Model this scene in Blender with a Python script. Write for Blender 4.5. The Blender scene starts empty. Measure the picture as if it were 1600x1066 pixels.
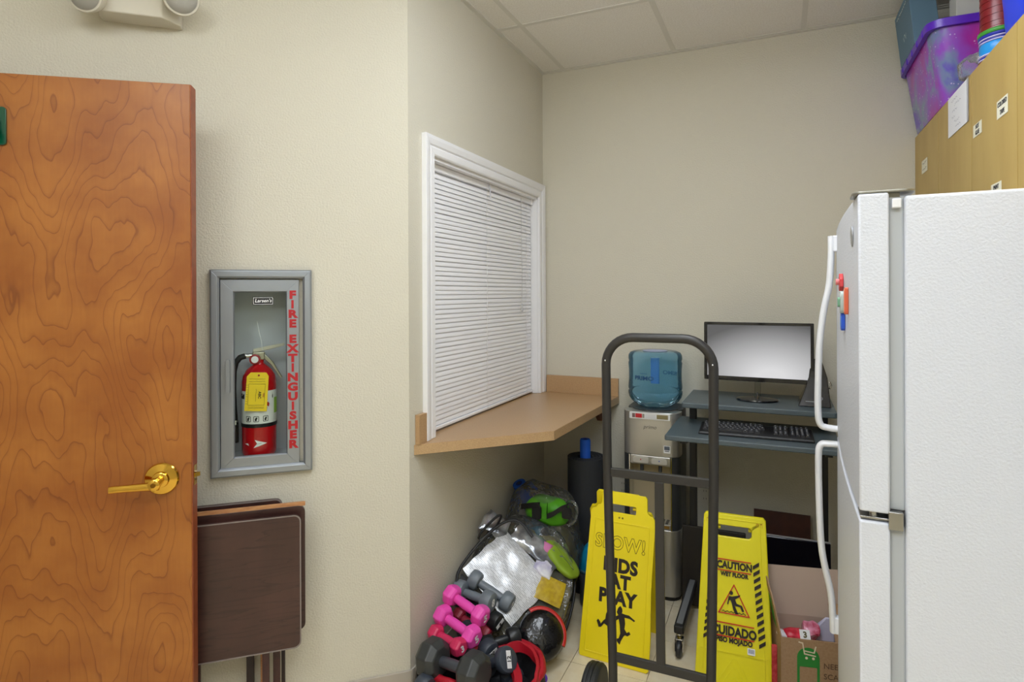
import bpy, bmesh, math, random
from mathutils import Vector, Matrix, Euler, noise as mnoise
from math import sin, cos, pi, radians as R

S = bpy.context.scene
COL = S.collection
random.seed(7)

# ------------------------------------------------------------------ camera, world, lamps, exposure
cam_d = bpy.data.cameras.new('camera')
cam = bpy.data.objects.new('camera', cam_d)
COL.objects.link(cam)
cam_d.sensor_width = 36.0
cam_d.lens = 36.0 * 932.0 / 1600.0
cam_d.shift_y = -74.0 / 1600.0
cam_d.clip_start = 0.02
cam.matrix_world = Matrix.Translation((0, 0, 1.5)) @ Matrix.Rotation(R(24.2), 4, 'Z') @ Matrix.Rotation(R(90), 4, 'X') @ Matrix.Rotation(R(-0.246), 4, 'Z')
S.camera = cam

world = bpy.data.worlds.new('world')
S.world = world
world.use_nodes = True
world.node_tree.nodes['Background'].inputs[0].default_value = (0.9, 0.95, 1.0, 1)
world.node_tree.nodes['Background'].inputs[1].default_value = 0.25

S.view_settings.view_transform = 'Standard'
S.view_settings.look = 'None'
S.view_settings.gamma = 1.0
S.view_settings.use_curve_mapping = False
S.view_settings.exposure = 0.0
S.cycles.max_bounces = 12
S.cycles.diffuse_bounces = 6
S.cycles.transparent_max_bounces = 24
S.cycles.caustics_reflective = False
S.cycles.caustics_refractive = False
LAMP = 12.0          # emission strength of the ceiling troffers' diffusers
CEIL = 2.78

# ------------------------------------------------------------------ helpers
def lin(c):
    out = []
    for v in c[:3]:
        v = v / 255.0
        out.append(v / 12.92 if v <= 0.04045 else ((v + 0.055) / 1.055) ** 2.4)
    return (out[0], out[1], out[2], 1.0)

MATS = {}
def mat(name, rgb, rough=0.5, metal=0.0, bump=None, var=None, spec=0.5, coat=0.0, emit=None, scale=(1, 1, 1)):
    """procedural principled material: bump=(noise scale, strength, distance), var=(noise scale, second rgb, contrast)"""
    if name in MATS:
        return MATS[name]
    m = bpy.data.materials.new(name)
    m.use_nodes = True
    nt = m.node_tree
    b = nt.nodes['Principled BSDF']
    b.inputs['Base Color'].default_value = lin(rgb)
    b.inputs['Roughness'].default_value = rough
    b.inputs['Metallic'].default_value = metal
    b.inputs['Specular IOR Level'].default_value = spec
    b.inputs['Coat Weight'].default_value = coat
    b.inputs['Coat Roughness'].default_value = 0.1
    if bump or var:
        tc = nt.nodes.new('ShaderNodeTexCoord')
        mp = nt.nodes.new('ShaderNodeMapping')
        mp.inputs['Scale'].default_value = scale
        nt.links.new(tc.outputs['Object'], mp.inputs['Vector'])
    if var:
        n = nt.nodes.new('ShaderNodeTexNoise')
        n.inputs['Scale'].default_value = var[0]
        n.inputs['Detail'].default_value = 5
        nt.links.new(mp.outputs['Vector'], n.inputs['Vector'])
        r = nt.nodes.new('ShaderNodeValToRGB')
        k = var[2] if len(var) > 2 else 0.2
        r.color_ramp.elements[0].position = 0.5 - k
        r.color_ramp.elements[0].color = lin(rgb)
        r.color_ramp.elements[1].position = 0.5 + k
        r.color_ramp.elements[1].color = lin(var[1])
        nt.links.new(n.outputs['Fac'], r.inputs['Fac'])
        nt.links.new(r.outputs['Color'], b.inputs['Base Color'])
    if bump:
        n = nt.nodes.new('ShaderNodeTexNoise')
        n.inputs['Scale'].default_value = bump[0]
        n.inputs['Detail'].default_value = 3
        nt.links.new(mp.outputs['Vector'], n.inputs['Vector'])
        bp = nt.nodes.new('ShaderNodeBump')
        bp.inputs['Strength'].default_value = bump[1]
        bp.inputs['Distance'].default_value = bump[2]
        nt.links.new(n.outputs['Fac'], bp.inputs['Height'])
        nt.links.new(bp.outputs['Normal'], b.inputs['Normal'])
    if emit:
        b.inputs['Emission Color'].default_value = lin(emit[0])
        b.inputs['Emission Strength'].default_value = emit[1]
    MATS[name] = m
    return m

def clear_mat(name, rgb, gloss=0.12, rough=0.05, milk=0.0, milk_rgb=(255, 255, 255), bump=None):
    """clear sheet: tinted see-through + fresnel gloss (+ a little milky diffuse)"""
    if name in MATS:
        return MATS[name]
    m = bpy.data.materials.new(name)
    m.use_nodes = True
    nt = m.node_tree
    nt.nodes.remove(nt.nodes['Principled BSDF'])
    out = nt.nodes['Material Output']
    t = nt.nodes.new('ShaderNodeBsdfTransparent')
    t.inputs[0].default_value = lin(rgb)
    g = nt.nodes.new('ShaderNodeBsdfGlossy')
    g.inputs['Roughness'].default_value = rough
    lw = nt.nodes.new('ShaderNodeLayerWeight')
    lw.inputs['Blend'].default_value = gloss
    mx = nt.nodes.new('ShaderNodeMixShader')
    nt.links.new(lw.outputs['Fresnel'], mx.inputs[0])
    nt.links.new(t.outputs[0], mx.inputs[1])
    nt.links.new(g.outputs[0], mx.inputs[2])
    last = mx
    if milk:
        d = nt.nodes.new('ShaderNodeBsdfDiffuse')
        d.inputs[0].default_value = lin(milk_rgb)
        m2 = nt.nodes.new('ShaderNodeMixShader')
        m2.inputs[0].default_value = milk
        nt.links.new(mx.outputs[0], m2.inputs[1])
        nt.links.new(d.outputs[0], m2.inputs[2])
        last = m2
    if bump:
        tc = nt.nodes.new('ShaderNodeTexCoord')
        n = nt.nodes.new('ShaderNodeTexNoise')
        n.inputs['Scale'].default_value = bump[0]
        n.inputs['Detail'].default_value = 3
        nt.links.new(tc.outputs['Object'], n.inputs['Vector'])
        bp = nt.nodes.new('ShaderNodeBump')
        bp.inputs['Strength'].default_value = bump[1]
        bp.inputs['Distance'].default_value = bump[2]
        nt.links.new(n.outputs['Fac'], bp.inputs['Height'])
        nt.links.new(bp.outputs['Normal'], g.inputs['Normal'])
        nt.links.new(bp.outputs['Normal'], lw.inputs['Normal'])
    nt.links.new(last.outputs[0], out.inputs['Surface'])
    MATS[name] = m
    return m

class MB:
    def __init__(s):
        s.bm = bmesh.new()
    def _add(s, vs, fs, M=None):
        bv = [s.bm.verts.new((M @ Vector(v)) if M is not None else v) for v in vs]
        for f in fs:
            try:
                s.bm.faces.new([bv[i] for i in f])
            except ValueError:
                pass
        return bv
    def box(s, x0, x1, y0, y1, z0, z1, M=None):
        v = [(x0, y0, z0), (x1, y0, z0), (x1, y1, z0), (x0, y1, z0), (x0, y0, z1), (x1, y0, z1), (x1, y1, z1), (x0, y1, z1)]
        f = [(0, 3, 2, 1), (4, 5, 6, 7), (0, 1, 5, 4), (1, 2, 6, 5), (2, 3, 7, 6), (3, 0, 4, 7)]
        s._add(v, f, M)
        return s
    def loft(s, rings, caps=True, M=None, close=True):
        n = len(rings[0])
        vs = [p for r in rings for p in r]
        fs = []
        for i in range(len(rings) - 1):
            for j in range(n if close else n - 1):
                k = (j + 1) % n
                fs.append((i * n + j, i * n + k, (i + 1) * n + k, (i + 1) * n + j))
        if caps:
            fs.append(tuple(reversed(range(n))))
            fs.append(tuple((len(rings) - 1) * n + j for j in range(n)))
        s._add(vs, fs, M)
        return s
    def prism(s, pts, z0, z1, M=None):
        return s.loft([[(x, y, z0) for x, y in pts], [(x, y, z1) for x, y in pts]], M=M)
    def tube(s, path, r, seg=12, closed=False, caps=True, M=None):
        P = [Vector(p) for p in path]
        n = len(P)
        rr = r if isinstance(r, (list, tuple)) else [r] * n
        rings = []
        up = None
        for i in range(n):
            if closed:
                t = (P[(i + 1) % n] - P[i - 1]).normalized()
            else:
                t = (P[min(i + 1, n - 1)] - P[max(i - 1, 0)]).normalized()
            if up is None:
                up = Vector((0, 0, 1)) if abs(t.z) < 0.9 else Vector((1, 0, 0))
            a = t.cross(up)
            if a.length < 1e-6:
                a = t.cross(Vector((0, 1, 0)))
            a.normalize()
            b = a.cross(t).normalized()
            up = b
            rings.append([P[i] + (a * cos(2 * pi * k / seg) + b * sin(2 * pi * k / seg)) * rr[i] for k in range(seg)])
        if closed:
            rings.append(rings[0])
        s.loft(rings, caps and not closed, M)
        return s
    def lathe(s, prof, seg=24, M=None, caps=True):
        s.loft([[(r * cos(2 * pi * k / seg), r * sin(2 * pi * k / seg), z) for k in range(seg)] for r, z in prof], caps, M)
        return s
    def ell(s, rx, ry, rz, c=(0, 0, 0), seg=20, rings=12, p=1.0, M=None):
        def e(v):
            return math.copysign(abs(v) ** p, v)
        vs = []
        for i in range(1, rings):
            a = pi * i / rings - pi / 2
            vs.append([(c[0] + rx * e(cos(a)) * e(cos(2 * pi * k / seg)), c[1] + ry * e(cos(a)) * e(sin(2 * pi * k / seg)), c[2] + rz * e(sin(a))) for k in range(seg)])
        s.loft(vs, True, M)
        return s
    def mesh(s, me, M=None):
        if M is not None:
            me.transform(M)
        s.bm.from_mesh(me)
        bpy.data.meshes.remove(me)
        return s
    def plate(s, splines, y0, y1, M=None):
        """flat shape with holes given in (x, z), between depths y0 and y1 (y0 faces the viewer)"""
        cu = bpy.data.curves.new('tmp', 'CURVE')
        cu.dimensions = '2D'
        cu.fill_mode = 'BOTH'
        cu.extrude = abs(y1 - y0) / 2
        for sp in splines:
            q = cu.splines.new('POLY')
            q.points.add(len(sp) - 1)
            for i, (x, z) in enumerate(sp):
                q.points[i].co = (x, z, 0, 1)
            q.use_cyclic_u = True
        o = bpy.data.objects.new('tmp', cu)
        me = bpy.data.meshes.new_from_object(o)
        bpy.data.objects.remove(o)
        bpy.data.curves.remove(cu)
        T = Matrix.Translation((0, (y0 + y1) / 2, 0)) @ Matrix.Rotation(pi / 2, 4, 'X')
        s.mesh(me, (M @ T) if M is not None else T)
        return s
    def text(s, txt, size, x, z, y=0.0, M=None, bold=0.0, align='CENTER', thick=0.0004, sx=1.0, shear=0.0, space=1.0):
        cu = bpy.data.curves.new('tmp', 'FONT')
        cu.body = txt
        cu.size = size
        cu.align_x = align
        cu.align_y = 'CENTER'
        cu.extrude = thick
        cu.offset = bold
        cu.shear = shear
        cu.space_character = space
        cu.resolution_u = 3
        o = bpy.data.objects.new('tmp', cu)
        me = bpy.data.meshes.new_from_object(o)
        bpy.data.objects.remove(o)
        bpy.data.curves.remove(cu)
        T = Matrix.Translation((x, y, z)) @ Matrix.Rotation(pi / 2, 4, 'X') @ Matrix.Diagonal((sx, 1, 1, 1))
        s.mesh(me, (M @ T) if M is not None else T)
        return s
    def rough(s, amp, scale, seed=0.0, floor=None):
        for v in s.bm.verts:
            d = Vector([mnoise.noise(v.co * scale + Vector((seed, k * 17.3, k * 5.1))) for k in (1, 2, 3)])
            v.co += d * amp
            if floor is not None and v.co.z < floor:
                v.co.z = floor
        return s
    def build(s, name, m, parent=None, smooth=35, bevel=0.0, seg=2, loc=None, rot=None):
        bmesh.ops.remove_doubles(s.bm, verts=s.bm.verts, dist=1e-6)
        bmesh.ops.recalc_face_normals(s.bm, faces=s.bm.faces)
        me = bpy.data.meshes.new(name)
        s.bm.to_mesh(me)
        s.bm.free()
        ms = m if isinstance(m, (list, tuple)) else [m]
        for q in ms:
            me.materials.append(q)
        if smooth:
            for p in me.polygons:
                p.use_smooth = True
            me.set_sharp_from_angle(angle=R(smooth))
        o = bpy.data.objects.new(name, me)
        COL.objects.link(o)
        if parent:
            o.parent = parent
        if bevel:
            b = o.modifiers.new('bevel', 'BEVEL')
            b.width = bevel
            b.segments = seg
            b.limit_method = 'ANGLE'
            b.angle_limit = R(40)
            b.harden_normals = False
        if loc:
            o.location = loc
        if rot:
            o.rotation_euler = rot
        return o

def thing(name, label, cat, loc=(0, 0, 0), rz=0.0, group=None, rot=None):
    o = bpy.data.objects.new(name, None)
    o.empty_display_size = 0.05
    COL.objects.link(o)
    o.location = loc
    o.rotation_euler = rot if rot else (0, 0, R(rz))
    return tag(o, label, cat, group)

def tag(o, label, cat, group=None):
    o['label'] = label
    o['category'] = cat
    if group:
        o['group'] = group
    return o

def struct(o):
    o['kind'] = 'structure'
    return o

def scribble(b, x0, x1, z, amp, y, M=None, step=.0022, w=.00045):
    n = max(4, int((x1 - x0) / step))
    pts = [(x0 + (x1 - x0) * k / n, z + amp * random.uniform(-1, 1)) for k in range(n + 1)]
    for (xa, za), (xb, zb) in zip(pts[:-1], pts[1:]):
        vs = [(xa, y, za - w), (xb, y, zb - w), (xb, y, zb + w), (xa, y, za + w)]
        b._add(vs, [(0, 1, 2, 3)], M)
    return b

def rrect(x0, x1, z0, z1, r, n=5):
    pts = []
    for cx, cz, a0 in ((x1 - r, z1 - r, 0), (x0 + r, z1 - r, 90), (x0 + r, z0 + r, 180), (x1 - r, z0 + r, 270)):
        for k in range(n + 1):
            a = R(a0 + 90.0 * k / n)
            pts.append((cx + r * cos(a), cz + r * sin(a)))
    return pts

def arc(cx, cz, r, a0, a1, n):
    return [(cx + r * cos(R(a0 + (a1 - a0) * k / n)), cz + r * sin(R(a0 + (a1 - a0) * k / n))) for k in range(n + 1)]

def board(prof, fn0, fn1):
    """loft one mitred frame board: prof = [(outward offset, depth)], fn(o, d) -> end point"""
    b = MB()
    b.loft([[fn0(o, d) for o, d in prof], [fn1(o, d) for o, d in prof]])
    return b

def frame_boards(x0, x1, z0, z1, prof, sides, ysign=-1.0, y=0.0):
    """boards of a rectangular frame round an opening in the local XZ plane; sides e.g. 'lrtb'"""
    out = []
    zb = lambda o: z0 - (o if 'b' in sides else 0)
    D = lambda d: y + ysign * d
    if 'l' in sides:
        out.append(board(prof, lambda o, d: (x0 - o, D(d), zb(o)), lambda o, d: (x0 - o, D(d), z1 + o)))
    if 'r' in sides:
        out.append(board(prof, lambda o, d: (x1 + o, D(d), zb(o)), lambda o, d: (x1 + o, D(d), z1 + o)))
    if 't' in sides:
        out.append(board(prof, lambda o, d: (x0 - o, D(d), z1 + o), lambda o, d: (x1 + o, D(d), z1 + o)))
    if 'b' in sides:
        out.append(board(prof, lambda o, d: (x0 - o, D(d), z0 - o), lambda o, d: (x1 + o, D(d), z0 - o)))
    return out

def clip(poly, n, k):
    """keep the part of a 2D polygon where n.p >= k"""
    out = []
    for i in range(len(poly)):
        a, b = poly[i], poly[(i + 1) % len(poly)]
        da = n[0] * a[0] + n[1] * a[1] - k
        db = n[0] * b[0] + n[1] * b[1] - k
        if da >= 0:
            out.append(a)
        if da * db < 0:
            t = da / (da - db)
            out.append((a[0] + (b[0] - a[0]) * t, a[1] + (b[1] - a[1]) * t))
    return out

# ------------------------------------------------------------------ room plan (metres)
XW, YB, XR, YF = -1.264, 3.26, 0.89, -2.4          # window wall, back wall, right wall, wall behind the camera
CX, CY = -1.264, 1.872                             # the outside corner between left wall and window wall
A48 = R(48)
D1 = (sin(A48), cos(A48))                          # along the left wall, to the right
N1 = (cos(A48), -sin(A48))                         # out of the left wall into the room
K1 = N1[0] * CX + N1[1] * CY
def on_left(s, off=0.0, z=0.0):
    return (CX + D1[0] * s + N1[0] * off, CY + D1[1] * s + N1[1] * off, z)
LB = on_left(-1.65)[:2]                            # left end of the left wall
KS = LB[0] * D1[0] + LB[1] * D1[1]                 # side wall plane

def room_clip(rect):
    """parts of a rectangle inside the room"""
    res = []
    for half in (0, 1):
        p = list(rect)
        if half == 0:
            p = clip(p, (0, 1), CY)
            p = clip(p, (1, 0), XW) if p else p
        else:
            p = clip(p, (0, -1), -CY)
            p = clip(p, N1, K1) if p else p
        for n, k in (((-1, 0), -XR), ((0, -1), -YB), ((0, 1), YF), (D1, KS)):
            p = clip(p, n, k) if p else p
        if len(p) >= 3:
            area = abs(sum(p[i][0] * p[(i + 1) % len(p)][1] - p[(i + 1) % len(p)][0] * p[i][1] for i in range(len(p)))) / 2
            if area > 0.0004:
                res.append(p)
    return res

# materials of the shell
m_wall = mat('wall_paint', (208, 203, 187), 0.85, bump=(150, 0.7, 0.004), spec=0.25)
m_ceil = mat('ceiling_board', (238, 236, 232), 0.95, bump=(240, 0.35, 0.001), var=(160, (228, 225, 220), 0.12), spec=0.1)
m_grid = mat('grid_paint', (216, 214, 208), 0.6)
m_trim = mat('white_trim_paint', (236, 236, 238), 0.35)
m_floor = mat('floor_vinyl', (222, 206, 174), 0.38, bump=(30, 0.1, 0.0005), var=(16, (236, 226, 202), 0.22))
m_base = mat('baseboard_vinyl', (176, 168, 156), 0.5)
m_dark = mat('dark_void', (60, 60, 64), 0.9)

# ------------------------------------------------------------------ shell
def wall_panel(name, L, H, M, hole=None, th=0.1, m=m_wall, z0=0.0):
    """wall in its own frame: x along, y into the wall, z up; hole = (x0, x1, z0, z1)"""
    b = MB()
    if hole:
        b.plate([[(0, z0), (L, z0), (L, H), (0, H)], [(hole[0], hole[2]), (hole[1], hole[2]), (hole[1], hole[3]), (hole[0], hole[3])]], 0, th)
    else:
        b.box(0, L, 0, th, z0, H)
    o = b.build(name, m, smooth=0)
    o.matrix_world = M
    return struct(o)

TOP = CEIL + 0.06
def frame_at(p, ang):
    return Matrix.Translation((p[0], p[1], 0)) @ Matrix.Rotation(R(ang), 4, 'Z')

# left wall, with the hole for the extinguisher box (root at its left end)
wall_panel('wall_left', 1.65, TOP, frame_at(LB, 42), (1.65 - 0.628, 1.65 - 0.39, 0.925, 1.54), 0.16)
# window wall: its frame runs along +Y, so its own y points to -X
wall_panel('wall_window', YB - CY, TOP, frame_at((XW, CY), 90), (2.04 - CY, 3.185 - CY, 0.885, 2.05), 0.12)
wall_panel('wall_back', XR - XW + 0.2, TOP, frame_at((XW - 0.1, YB), 0))
wall_panel('wall_right', YB - YF + 0.1, TOP, frame_at((XR, YB + 0.1), -90))
ls = (LB[1] - YF) / N1[1] * -1
pe = (LB[0] + N1[0] * ls, YF)
wall_panel('wall_side', ls + 0.1, TOP, frame_at((pe[0] + N1[0] * .1, pe[1] + N1[1] * .1), 132), None)
wall_panel('wall_front', XR - pe[0] + 0.4, TOP, frame_at((XR + 0.2, YF), 180))
b = MB()
b.box(-2.3, -2.25, 1.9, 3.3, 0.4, 2.8)
struct(b.build('wall_beyond', m_dark, smooth=0))

# floor slab with its vinyl tiles
b = MB()
b.box(-2.7, 1.1, -2.6, 3.4, -0.08, -0.006)
floor = struct(b.build('floor', mat('floor_joint', (150, 134, 106), 0.8), smooth=0))
T = 0.305
for i in range(-7, 6):
    for j in range(-16, 5):
        x0 = -0.782 + T * i
        y0 = 2.31 + T * j
        g = 0.0012
        for p in room_clip([(x0 + g, y0 + g), (x0 + T - g, y0 + g), (x0 + T - g, y0 + T - g), (x0 + g, y0 + T - g)]):
            q = MB()
            q.prism(p, -0.007, 0.0)
            q.build('floor_tile', m_floor, floor, smooth=0)

# ceiling: slab, lay-in tiles, grid bars, and two troffers
b = MB()
b.box(-2.7, 1.1, -2.6, 3.4, CEIL + 0.03, CEIL + 0.08)
ceiling = struct(b.build('ceiling', m_grid, smooth=0))
GX, GY, GS, GT = -1.126, 2.622, 0.617, 0.61
TROF = [(1, -3), (0, -6), (2, -6)]                           # cells (i, j) covered: j and j+1
def trof_cell(i, j):
    return any(i == a and j in (c, c + 1) for a, c in TROF)
for i in range(-3, 4):
    for j in range(-9, 2):
        if trof_cell(i, j):
            continue
        x0, y0 = GX + GS * i, GY + GT * j
        g = 0.010
        for p in room_clip([(x0 + g, y0 + g), (x0 + GS - g, y0 + g), (x0 + GS - g, y0 + GT - g), (x0 + g, y0 + GT - g)]):
            q = MB()
            q.prism(p, CEIL + 0.002, CEIL + 0.02)
            q.build('ceiling_tile', m_ceil, ceiling, smooth=0)
def bar(rect):
    for p in room_clip(rect):
        q = MB()
        q.prism(p, CEIL, CEIL + 0.012)
        q.build('grid_bar', m_grid, ceiling, smooth=0)
for i in range(-2, 4):
    x = GX + GS * i
    bar([(x - .012, YF), (x + .012, YF), (x + .012, YB), (x - .012, YB)])
for j in range(-8, 2):
    for i in range(-3, 4):
        if any(i == a and j == c + 1 for a, c in TROF):
            continue
        x, y = GX + GS * i, GY + GT * j
        bar([(x + .012, y - .012), (x + GS - .012, y - .012), (x + GS - .012, y + .012), (x + .012, y + .012)])
for rect in ([(XW, CY), (XW + .022, CY), (XW + .022, YB), (XW, YB)], [(XW + .022, YB - .022), (XR, YB - .022), (XR, YB), (XW + .022, YB)]):
    q = MB()
    q.prism(rect, CEIL - 0.002, CEIL + 0.012)
    q.build('wall_angle', m_grid, ceiling, smooth=0)
m_lamp = mat('lamp_diffuser', (255, 255, 255), 0.5, emit=((238, 246, 255), LAMP))
for n, (a, c) in enumerate(TROF):
    x0, y0 = GX + GS * a, GY + GT * c
    t = thing('ceiling_light', ('fluorescent ceiling light above the hand truck, out of the picture', 'left fluorescent ceiling light behind the camera', 'right fluorescent ceiling light behind the camera')[n], 'ceiling light', (x0 + GS / 2, y0 + GT, CEIL), 0)
    for q in frame_boards(-GS / 2 + .04, GS / 2 - .04, -GT + .04, GT - .04, [(0, 0), (.026, 0), (.026, .02), (0, .02)], 'lrtb'):
        for v in q.bm.verts:
            v.co = Vector((v.co.x, v.co.z, -v.co.y))
        q.build('frame_rail', m_grid, t, smooth=0)
    q = MB()
    q.loft([[(-GS / 2 + .10, -GT + .10, -.085), (GS / 2 - .10, -GT + .10, -.085), (GS / 2 - .10, GT - .10, -.085), (-GS / 2 + .10, GT - .10, -.085)],
            [(-GS / 2 + .045, -GT + .045, -.02), (GS / 2 - .045, -GT + .045, -.02), (GS / 2 - .045, GT - .045, -.02), (-GS / 2 + .045, GT - .045, -.02)],
            [(-GS / 2 + .045, -GT + .045, .014), (GS / 2 - .045, -GT + .045, .014), (GS / 2 - .045, GT - .045, .014), (-GS / 2 + .045, GT - .045, .014)]])
    q.build('diffuser', m_lamp, t, smooth=0)

# baseboards
b = MB()
b.box(-1.65, 0.004, -0.008, 0, 0, 0.1)
o = b.build('baseboard_left', m_base, bevel=.003)
o.matrix_world = frame_at((CX, CY), 42)
struct(o)
b = MB()
b.box(0, YB - CY, -0.008, 0, 0, 0.1)
o = b.build('baseboard_window', m_base, bevel=.003)
o.matrix_world = frame_at((CX, CY), 90)
struct(o)
b = MB()
b.box(XW, XR, YB - .008, YB, 0, 0.1)
struct(b.build('baseboard_back', m_base, bevel=.003))

# ------------------------------------------------------------------ window: jamb, casing, glass
win = bpy.data.objects.new('window_1', None)
COL.objects.link(win)
win.location = (XW, 0, 0)
win.rotation_euler = (0, 0, R(90))                  # local x = world y, local y = into the wall (-X)
struct(win)
prof = [(0.0, 0.0), (0.0, .012), (.006, .016), (.030, .016), (.036, .012), (.042, .018), (.062, .022), (.076, .022), (.076, 0.0)]
for q in frame_boards(2.04, 3.170, 0.931, 2.05, prof, 'lrt'):
    q.build('casing_board', m_trim, win, smooth=0, bevel=.0015)
b = MB()
b.box(2.03, 2.043, 0, .12, .931, 2.05)
b.box(3.167, 3.18, 0, .12, .931, 2.05)
b.box(2.03, 3.18, 0, .12, 2.037, 2.05)
b.build('jamb', m_trim, win, smooth=0)
b = MB()
b.box(2.043, 3.167, .104, .108, .931, 2.037)
b.build('window_pane', clear_mat('window_glass', (235, 240, 238), 0.1, 0.02), win, smooth=0)

# venetian blind, hung inside the jamb
m_slat = mat('blind_slat', (243, 243, 247), 0.28)
bl = thing('venetian_blind', 'closed white mini blind hanging in the white window above the counter', 'blind', (XW - .042, 0, 0), 90)
b = MB()
b.box(2.047, 3.163, -.013, .013, 2.008, 2.036)
b.build('head_rail', m_slat, bl, bevel=.002)
NS = 52
sl_me = None
zt, zb_ = 1.992, 0.966
for i in range(NS):
    z = zt + (zb_ - zt) * i / (NS - 1)
    if sl_me is None:
        b = MB()
        n = 4
        top, bot = [], []
        for k in range(n + 1):
            u = (k / n - .5) * 0.025
            cr = 0.0022 * (1 - (2 * k / n - 1) ** 2)
            top.append((u, cr))
            bot.append((u, cr - 0.0006))
        ring = top + bot[::-1]
        a = R(73)
        ring = [(-(y * sin(a)) - x * cos(a), x * sin(a) * -1 + y * cos(a)) for x, y in ring]
        b.loft([[(2.049, p[0], p[1]) for p in ring], [(3.161, p[0], p[1]) for p in ring]])
        so = b.build('slat', m_slat, bl, smooth=60)
        sl_me = so.data
    else:
        so = bpy.data.objects.new('slat', sl_me)
        COL.objects.link(so)
        so.parent = bl
    so.location = (0, 0, z)
    so.rotation_euler = (R(random.uniform(-1.2, 1.2)), R(random.uniform(-.04, .04)), 0)
b = MB()
b.box(2.049, 3.161, -.012, .012, 0.938, 0.952)
b.build('bottom_rail', m_slat, bl, bevel=.003)
for x in (2.10, 2.58, 3.07):
    b = MB()
    b.tube([(x, -.0155, 2.01), (x, -.0155, .945)], .0009, 5)
    b.build('ladder_cord', mat('cord_white', (225, 225, 225), .7), bl)
b = MB()
b.tube([(2.985, -.02, 2.02), (2.988, -.024, 1.6), (2.99, -.022, 1.44)], .0012, 6)
b.lathe([(.002, 1.40), (.007, 1.405), (.006, 1.42), (.003, 1.445)], 8, Matrix.Translation((2.99, -.022, 0)))
b.build('lift_cord', mat('cord_grey', (188, 188, 190), .6), bl)
b = MB()
b.tube([(2.60, -.018, 2.03), (2.60, -.024, 2.01), (2.596, -.026, 1.985), (2.604, -.026, 1.965)], .003, 6)
b.build('tilt_hook', mat('clear_plastic_grey', (200, 200, 205), .3), bl)
for x in (2.62, 3.15):
    b = MB()
    b.box(x - .012, x + .012, -.018, -.012, 2.005, 2.038)
    b.build('bracket_clip', m_slat, bl, bevel=.001)

# ------------------------------------------------------------------ countertop under the window
m_lam = mat('tan_laminate', (186, 152, 112), 0.33, var=(210, (170, 136, 98), .2), bump=(300, .05, .0003))
m_band = mat('tan_edge_band', (193, 160, 118), 0.4, var=(230, (172, 140, 100), .2))
ct = thing('countertop', 'angular tan laminate counter fixed below the window blind', 'counter', (XW, CY, 0.892))
def cl(x, y):
    return (x - XW, y - CY)
poly = [cl(-1.262, 1.905), cl(-.858, 2.325), cl(-.818, 3.256), cl(-1.262, 3.256), cl(-1.262, 3.165), cl(-1.36, 3.165), cl(-1.36, 2.045), cl(-1.262, 2.045)]
b = MB()
b.prism(poly, 0, .038)
b.build('worktop', m_lam, ct, smooth=0)
b = MB()
e = [(-1.2635, 1.9025), (-.8565, 2.3235), (-.816, 3.2555)]
f = [(-1.2625, 1.9045), (-.858, 2.325), (-.818, 3.2555)]
b.prism([cl(*p) for p in e + f[::-1]], -.0005, .0375)
b.build('edge_band', m_band, ct, smooth=0)
b = MB()
b.box(*[v for v in (-1.238 - XW, -.816 - XW)], 3.238 - CY, 3.257 - CY, .038, .136)
b.build('back_splash', m_lam, ct, smooth=0, bevel=.001)
b = MB()
b.box(.001, .020, 1.910 - CY, 1.963 - CY, .038, .150)
b.build('side_splash', m_lam, ct, smooth=0, bevel=.001)
b = MB()
b.loft([[(-.93 - XW, 3.10 - CY, -.001), (-.905 - XW, 3.10 - CY, -.001), (-.905 - XW, 3.256 - CY, -.001), (-.93 - XW, 3.256 - CY, -.001)],
        [(-.93 - XW, 3.22 - CY, -.10), (-.905 - XW, 3.22 - CY, -.10), (-.905 - XW, 3.256 - CY, -.10), (-.93 - XW, 3.256 - CY, -.10)]])
b.build('support_bracket', mat('bracket_brown', (104, 56, 30), .6), ct, smooth=0)

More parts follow.
